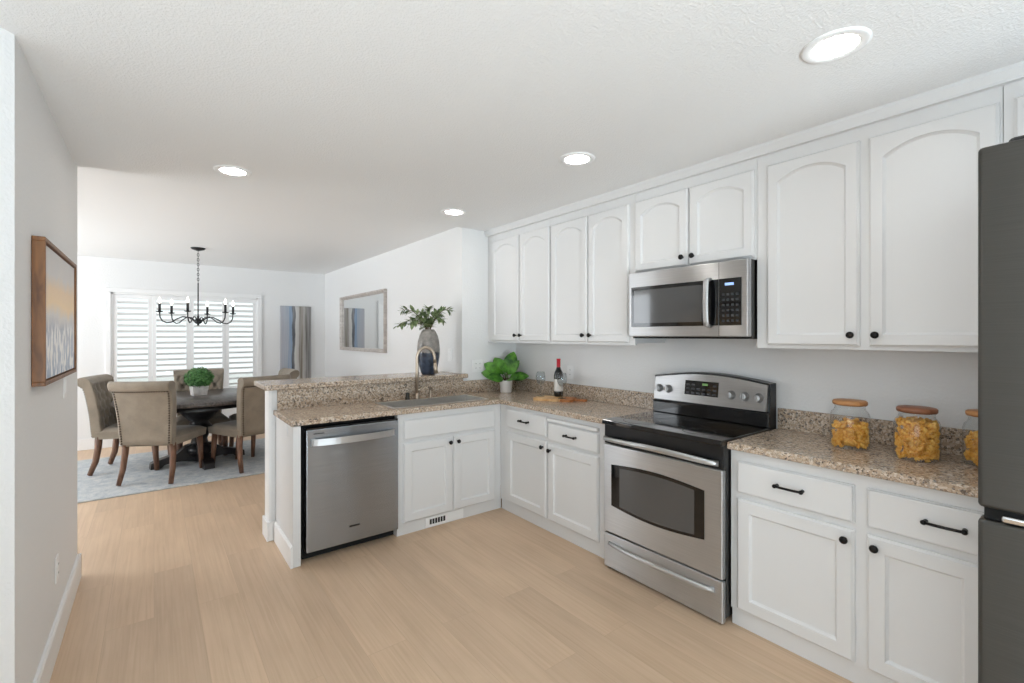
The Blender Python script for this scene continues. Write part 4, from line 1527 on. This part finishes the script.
def leaf3(b, base, d_, up, ln, wd, droop=0.2, n=4, fold=0.35):
    """a pointed leaf: spine along d_, bent towards -up"""
    d_ = d_.normalized()
    s_ = d_.cross(up).normalized()
    u_ = s_.cross(d_).normalized()
    rows = []
    for k in range(n + 1):
        t_ = k / n
        w_ = wd * math.sin(math.pi * min(1, 0.06 + t_ * 0.94)) ** 0.75 / 2
        p_ = base + d_ * ln * t_ - u_ * ln * droop * t_ * t_
        if k in (0, n):
            rows.append([b.verts.new(p_)])
        else:
            rows.append([b.verts.new(p_ - s_ * w_ + u_ * w_ * fold), b.verts.new(p_), b.verts.new(p_ + s_ * w_ + u_ * w_ * fold)])
    for A, B in zip(rows, rows[1:]):
        if len(A) == 1:
            fs = [(A[0], B[0], B[1]), (A[0], B[1], B[2])]
        elif len(B) == 1:
            fs = [(A[0], B[0], A[1]), (A[1], B[0], A[2])]
        else:
            fs = [(A[0], B[0], B[1], A[1]), (A[1], B[1], B[2], A[2])]
        for q_ in fs:
            f_ = b.faces.new(q_)
            f_.smooth = True


rx, ry = math.cos(YAW), -math.sin(YAW)
branch_tips = [(-0.29, 0.05, 0.43), (-0.22, -0.05, 0.57), (-0.10, 0.06, 0.53), (0.0, -0.03, 0.58), (0.09, 0.05, 0.54), (0.19, 0.0, 0.57), (0.14, -0.08, 0.48), (-0.15, -0.08, 0.44)]
for sd_, fd_, z_ in branch_tips:
    tip = Vector((sd_ * rx + fd_ * (-ry), sd_ * ry + fd_ * rx, z_))
    br = thing('olive_branch', 'leafy green olive branch standing in the two-tone vase', 'branch', (VX, VY, VZ), 0, 'olive branches in the vase')
    st = Vector((tip.x * 0.06, tip.y * 0.06, 0.06))
    neck = Vector((tip.x * 0.10, tip.y * 0.10, 0.41))
    pts = [st, (st + neck) / 2, neck]
    for k in range(1, 7):
        t_ = k / 6
        p_ = neck.lerp(tip, t_)
        p_.z += 0.06 * math.sin(math.pi * t_)
        pts.append(p_)
    MB().tube(pts, [0.004] * 3 + [0.0035, 0.003, 0.0026, 0.0022, 0.0018, 0.0014], 6).build('stem', 'stem', br)
    m = MB()
    for k in range(3, len(pts)):
        for rep in range(6):
            t_ = rep / 6
            base = Vector(pts[k - 1]).lerp(Vector(pts[k]), t_)
            ax = (Vector(pts[k]) - Vector(pts[k - 1])).normalized()
            sidev = ax.cross(Vector((random.uniform(-1, 1), random.uniform(-1, 1), random.uniform(-1, 1)))).normalized()
            leaf3(m.b, base, (ax * 0.8 + sidev).normalized(), Vector((0, 0, 1)) + sidev * 0.01 + Vector((0.01, 0.02, 0)), random.uniform(0.05, 0.07), random.uniform(0.024, 0.034), 0.2, 4, 0.15)
    leaf3(m.b, Vector(pts[-1]), (Vector(pts[-1]) - Vector(pts[-2])), Vector((0.02, 0.1, 1)), 0.05, 0.014, 0.1)
    m.build('leaves', 'olive_leaf', br)

# ---------------------------------------------------------------- fig plant in the corner
fp = thing('potted_fig', 'broad-leaved green fig plant in a white pot in the counter corner', 'plant', (2.60, 3.475, CT1 + 0.0005))
MB().lathe([(0.0, 0.0), (0.05, 0.0), (0.053, 0.004), (0.060, 0.105), (0.0605, 0.11), (0.055, 0.11), (0.052, 0.095), (0.0, 0.095)], 32).build('pot', 'ceramic', fp)
MB().lathe([(0.0515, 0.094), (0.03, 0.098), (0.0, 0.10)], 20).build('soil', 'soil', fp)
fol = MB()
stm = MB()
leaves = [(-0.19, 0.0, 0.27, 0.20), (-0.20, -0.03, 0.19, 0.20), (-0.12, -0.09, 0.15, 0.18), (-0.09, 0.06, 0.30, 0.19), (0.06, 0.02, 0.345, 0.20), (0.09, -0.03, 0.27, 0.17),
          (-0.02, -0.10, 0.20, 0.18), (0.14, -0.06, 0.17, 0.16), (0.20, -0.01, 0.165, 0.18), (-0.05, -0.06, 0.27, 0.17), (0.06, 0.06, 0.24, 0.15), (0.07, -0.10, 0.14, 0.14)]
for sd_, fd_, z_, ln in leaves:
    tip = Vector((sd_ * rx + fd_ * (-ry), sd_ * ry + fd_ * rx, z_))
    base = Vector((tip.x * 0.22, tip.y * 0.22, 0.105 + (z_ - 0.1) * 0.38))
    stm.tube([(tip.x * 0.08, tip.y * 0.08, 0.09), base * 0.6 + Vector((0, 0, 0.05)), base], [0.0035, 0.003, 0.0025], 6)
    d_ = (tip - base).normalized()
    leaf3(fol.b, base, d_, Vector((-0.42 + sd_, -0.62, 0.75)), ln * 0.95, ln * 0.64, 0.16, 9, 0.12)
fol.build('foliage', 'fig_leaf', fp)
stm.build('stem', 'stem', fp)

# ---------------------------------------------------------------- wine set
db = Vector((2.66 - 2.475, 2.60 - 2.93, 0))
angb = math.atan2(db.y, db.x)
wb = thing('serving_board', 'wooden serving board with a handle under the wine bottle', 'board', (2.60, 2.80, CT1 + 0.0005), angb)


def rrect(x0, x1, y0, y1, r_, n=6):
    pts = []
    for cx_, cy_, a0 in ((x1 - r_, y0 + r_, -90), (x1 - r_, y1 - r_, 0), (x0 + r_, y1 - r_, 90), (x0 + r_, y0 + r_, 180)):
        for k in range(n + 1):
            a = R(a0 + 90 * k / n)
            pts.append((cx_ + r_ * math.cos(a), cy_ + r_ * math.sin(a)))
    return pts


MB().prism(rrect(-0.17, 0.06, -0.10, 0.10, 0.04), 0, 0.018, 'xy').build('board', 'board_light', wb)
MB().prism(rrect(0.058, 0.16, -0.10, 0.10, 0.04), 0, 0.0175, 'xy').build('dark_end', 'board_dark', wb)
MB().prism(rrect(0.155, 0.26, -0.02, 0.02, 0.018), 0.001, 0.017, 'xy').build('handle', 'board_dark', wb)
WZ = CT1 + 0.0185
wbt = thing('wine_bottle', 'dark red wine bottle with white label on the serving board', 'bottle', (2.675, 2.845, WZ + 0.0005))
MB().lathe([(0.0, 0.004), (0.03, 0.0), (0.037, 0.004), (0.038, 0.02), (0.038, 0.175), (0.034, 0.20), (0.022, 0.225), (0.0155, 0.245), (0.0145, 0.30), (0.0165, 0.302), (0.0165, 0.312), (0.0, 0.312)], 32).build('glass_body', 'bottle_glass', wbt)
MB().lathe([(0.0384, 0.045), (0.0384, 0.145)], 32, cap=False).build('label', 'paper', wbt)
MB().lathe([(0.0158, 0.235), (0.0158, 0.30), (0.0172, 0.302), (0.0172, 0.3135), (0.0, 0.3138)], 24, cap=False).build('capsule', 'capsule', wbt)


def wine_glass(loc, label):
    g_ = thing('wine_glass', label, 'wine glass', loc, 0, 'wine glasses on the board')
    MB().lathe([(0.004, 0.09), (0.02, 0.098), (0.034, 0.118), (0.041, 0.145), (0.039, 0.175), (0.032, 0.205), (0.031, 0.205), (0.037, 0.175), (0.039, 0.145), (0.032, 0.12), (0.018, 0.1005), (0.0, 0.097)], 32, cap=False).build('bowl', 'crystal', g_)
    MB().lathe([(0.006, 0.004), (0.0038, 0.02), (0.0035, 0.06), (0.004, 0.09)], 14).build('stem', 'crystal_stem', g_)
    MB().lathe([(0.034, 0.0), (0.034, 0.002), (0.006, 0.005), (0.0, 0.005)], 28).build('foot', 'crystal_stem', g_)
    return g_


wine_glass((2.565, 2.945, WZ + 0.0005), 'clear wine glass left of the wine bottle')
wine_glass((2.610, 2.735, WZ + 0.0005), 'clear wine glass right of the wine bottle')

# ---------------------------------------------------------------- pasta jars
JR, JH = 0.0775, 0.187


def rotini(seed):
    rnd = random.Random(seed)
    m_ = MB()
    b_ = m_.b
    n_, L = 14, rnd.uniform(0.034, 0.041)
    rings = []
    for k in range(n_ + 1):
        z_ = -L / 2 + L * k / n_
        tw = 2 * math.pi * 1.3 * k / n_
        ring = []
        for j in range(6):
            a = tw + 2 * math.pi * j / 6
            r_ = 0.0096 if j % 2 == 0 else 0.0042
            ring.append(b_.verts.new((r_ * math.cos(a), r_ * math.sin(a), z_)))
        rings.append(ring)
    for A, B in zip(rings, rings[1:]):
        for j in range(6):
            b_.faces.new((A[j], A[(j + 1) % 6], B[(j + 1) % 6], B[j]))
    b_.faces.new(rings[0][::-1])
    b_.faces.new(rings[-1])
    return m_


rot_src = [rotini(s_) for s_ in range(3)]
rot_mesh = []
for m_ in rot_src:
    o_ = m_.build('pasta_spiral', 'pasta')
    rot_mesh.append(o_.data)
    bpy.data.objects.remove(o_)


def jar(x_, y_, fill, lidmat, label, plabel, pgroup, scale=1.0, npieces=100, sector=None):
    j = thing('pasta_jar', label, 'jar', (x_, y_, CT1 + 0.0005), 0, 'glass pasta jars')
    r_ = JR * scale
    h_ = JH
    prof = [(0.0, 0.004), (r_ - 0.012, 0.0), (r_ - 0.003, 0.006), (r_, 0.02), (r_, h_ - 0.04), (r_ - 0.005, h_ - 0.022), (r_ - 0.016, h_ - 0.008), (r_ - 0.018, h_ + 0.006), (r_ - 0.014, h_ + 0.012), (r_ - 0.018, h_ + 0.012)]
    MB().lathe(prof, 48, cap=False).build('glass_body', 'glass', j)
    MB().lathe([(0.0, h_ + 0.010), (r_ - 0.022, h_ + 0.010), (r_ - 0.022, h_ + 0.0125), (r_ - 0.012, h_ + 0.0125), (r_ - 0.009, h_ + 0.018), (r_ - 0.009, h_ + 0.028), (r_ - 0.014, h_ + 0.033), (0.0, h_ + 0.034)], 48).build('lid', lidmat, j)
    rnd = random.Random(int(x_ * 1000))
    zc = CT1 + 0.0005
    # shell of pieces against the glass and on top
    for k in range(npieces):
        if k < npieces * 0.74:
            a0, a1 = sector if sector else (R(110), R(330))
            a = rnd.uniform(a0, a1)
            rr = r_ - 0.0125 - (0.013 if k % 3 == 0 else 0.0) - rnd.uniform(0, 0.004)
            z_ = 0.016 + (fill - 0.016) * ((k * 0.618034) % 1.0)
            tang = Vector((-math.sin(a), math.cos(a), 0))
            ti = rnd.uniform(-1.2, 1.2)
            d_ = tang * math.cos(ti) + Vector((0, 0, 1)) * math.sin(ti)
            d_ += Vector((math.cos(a), math.sin(a), 0)) * rnd.uniform(-0.12, 0.02)
        else:
            a = rnd.uniform(0, 2 * math.pi)
            rr = (r_ - 0.022) * math.sqrt(rnd.random())
            z_ = fill + rnd.uniform(-0.012, 0.008)
            d_ = Vector((rnd.uniform(-1, 1), rnd.uniform(-1, 1), rnd.uniform(-0.35, 0.35)))
        o_ = bpy.data.objects.new('pasta_spiral', rot_mesh[k % 3])
        C.objects.link(o_)
        o_.location = (x_ + rr * math.cos(a), y_ + rr * math.sin(a), zc + z_)
        o_.rotation_euler = d_.to_track_quat('Z', 'Y').to_euler()
        o_['label'] = plabel
        o_['category'] = 'pasta'
        o_['group'] = pgroup
    # the pasta deeper in the jar
    m_ = MB()
    m_.lathe([(0.0, 0.012), (r_ - 0.034, 0.012), (r_ - 0.033, 0.03), (r_ - 0.033, fill - 0.03), (r_ - 0.042, fill - 0.018), (0.0, fill - 0.016)], 24)
    for v_ in m_.b.verts:
        v_.co += Vector((rnd.uniform(-1, 1), rnd.uniform(-1, 1), rnd.uniform(-0.3, 0.3))) * 0.003
    o_ = m_.build('pasta_heap', 'pasta', None, (x_, y_, zc))
    tag(o_, plabel.replace('piece of spiral pasta', 'packed spiral pasta deep'), 'pasta', None, 'stuff')
    return j


jar(2.605, 0.773, 0.112, 'lid_light', 'half full glass pasta jar standing nearest the range', 'golden piece of spiral pasta in the half full jar', 'pasta in the half full jar', 1.0, 100)
jar(2.577, 0.524, 0.158, 'lid_dark', 'full glass pasta jar standing in the middle of three', 'golden piece of spiral pasta in the full middle jar', 'pasta in the full jar', 1.0, 125)
jar(2.662, 0.328, 0.122, 'lid_light', 'glass pasta jar cut off by the refrigerator', 'golden piece of spiral pasta in the jar beside the refrigerator', 'pasta in the jar by the refrigerator', 0.87, 70)
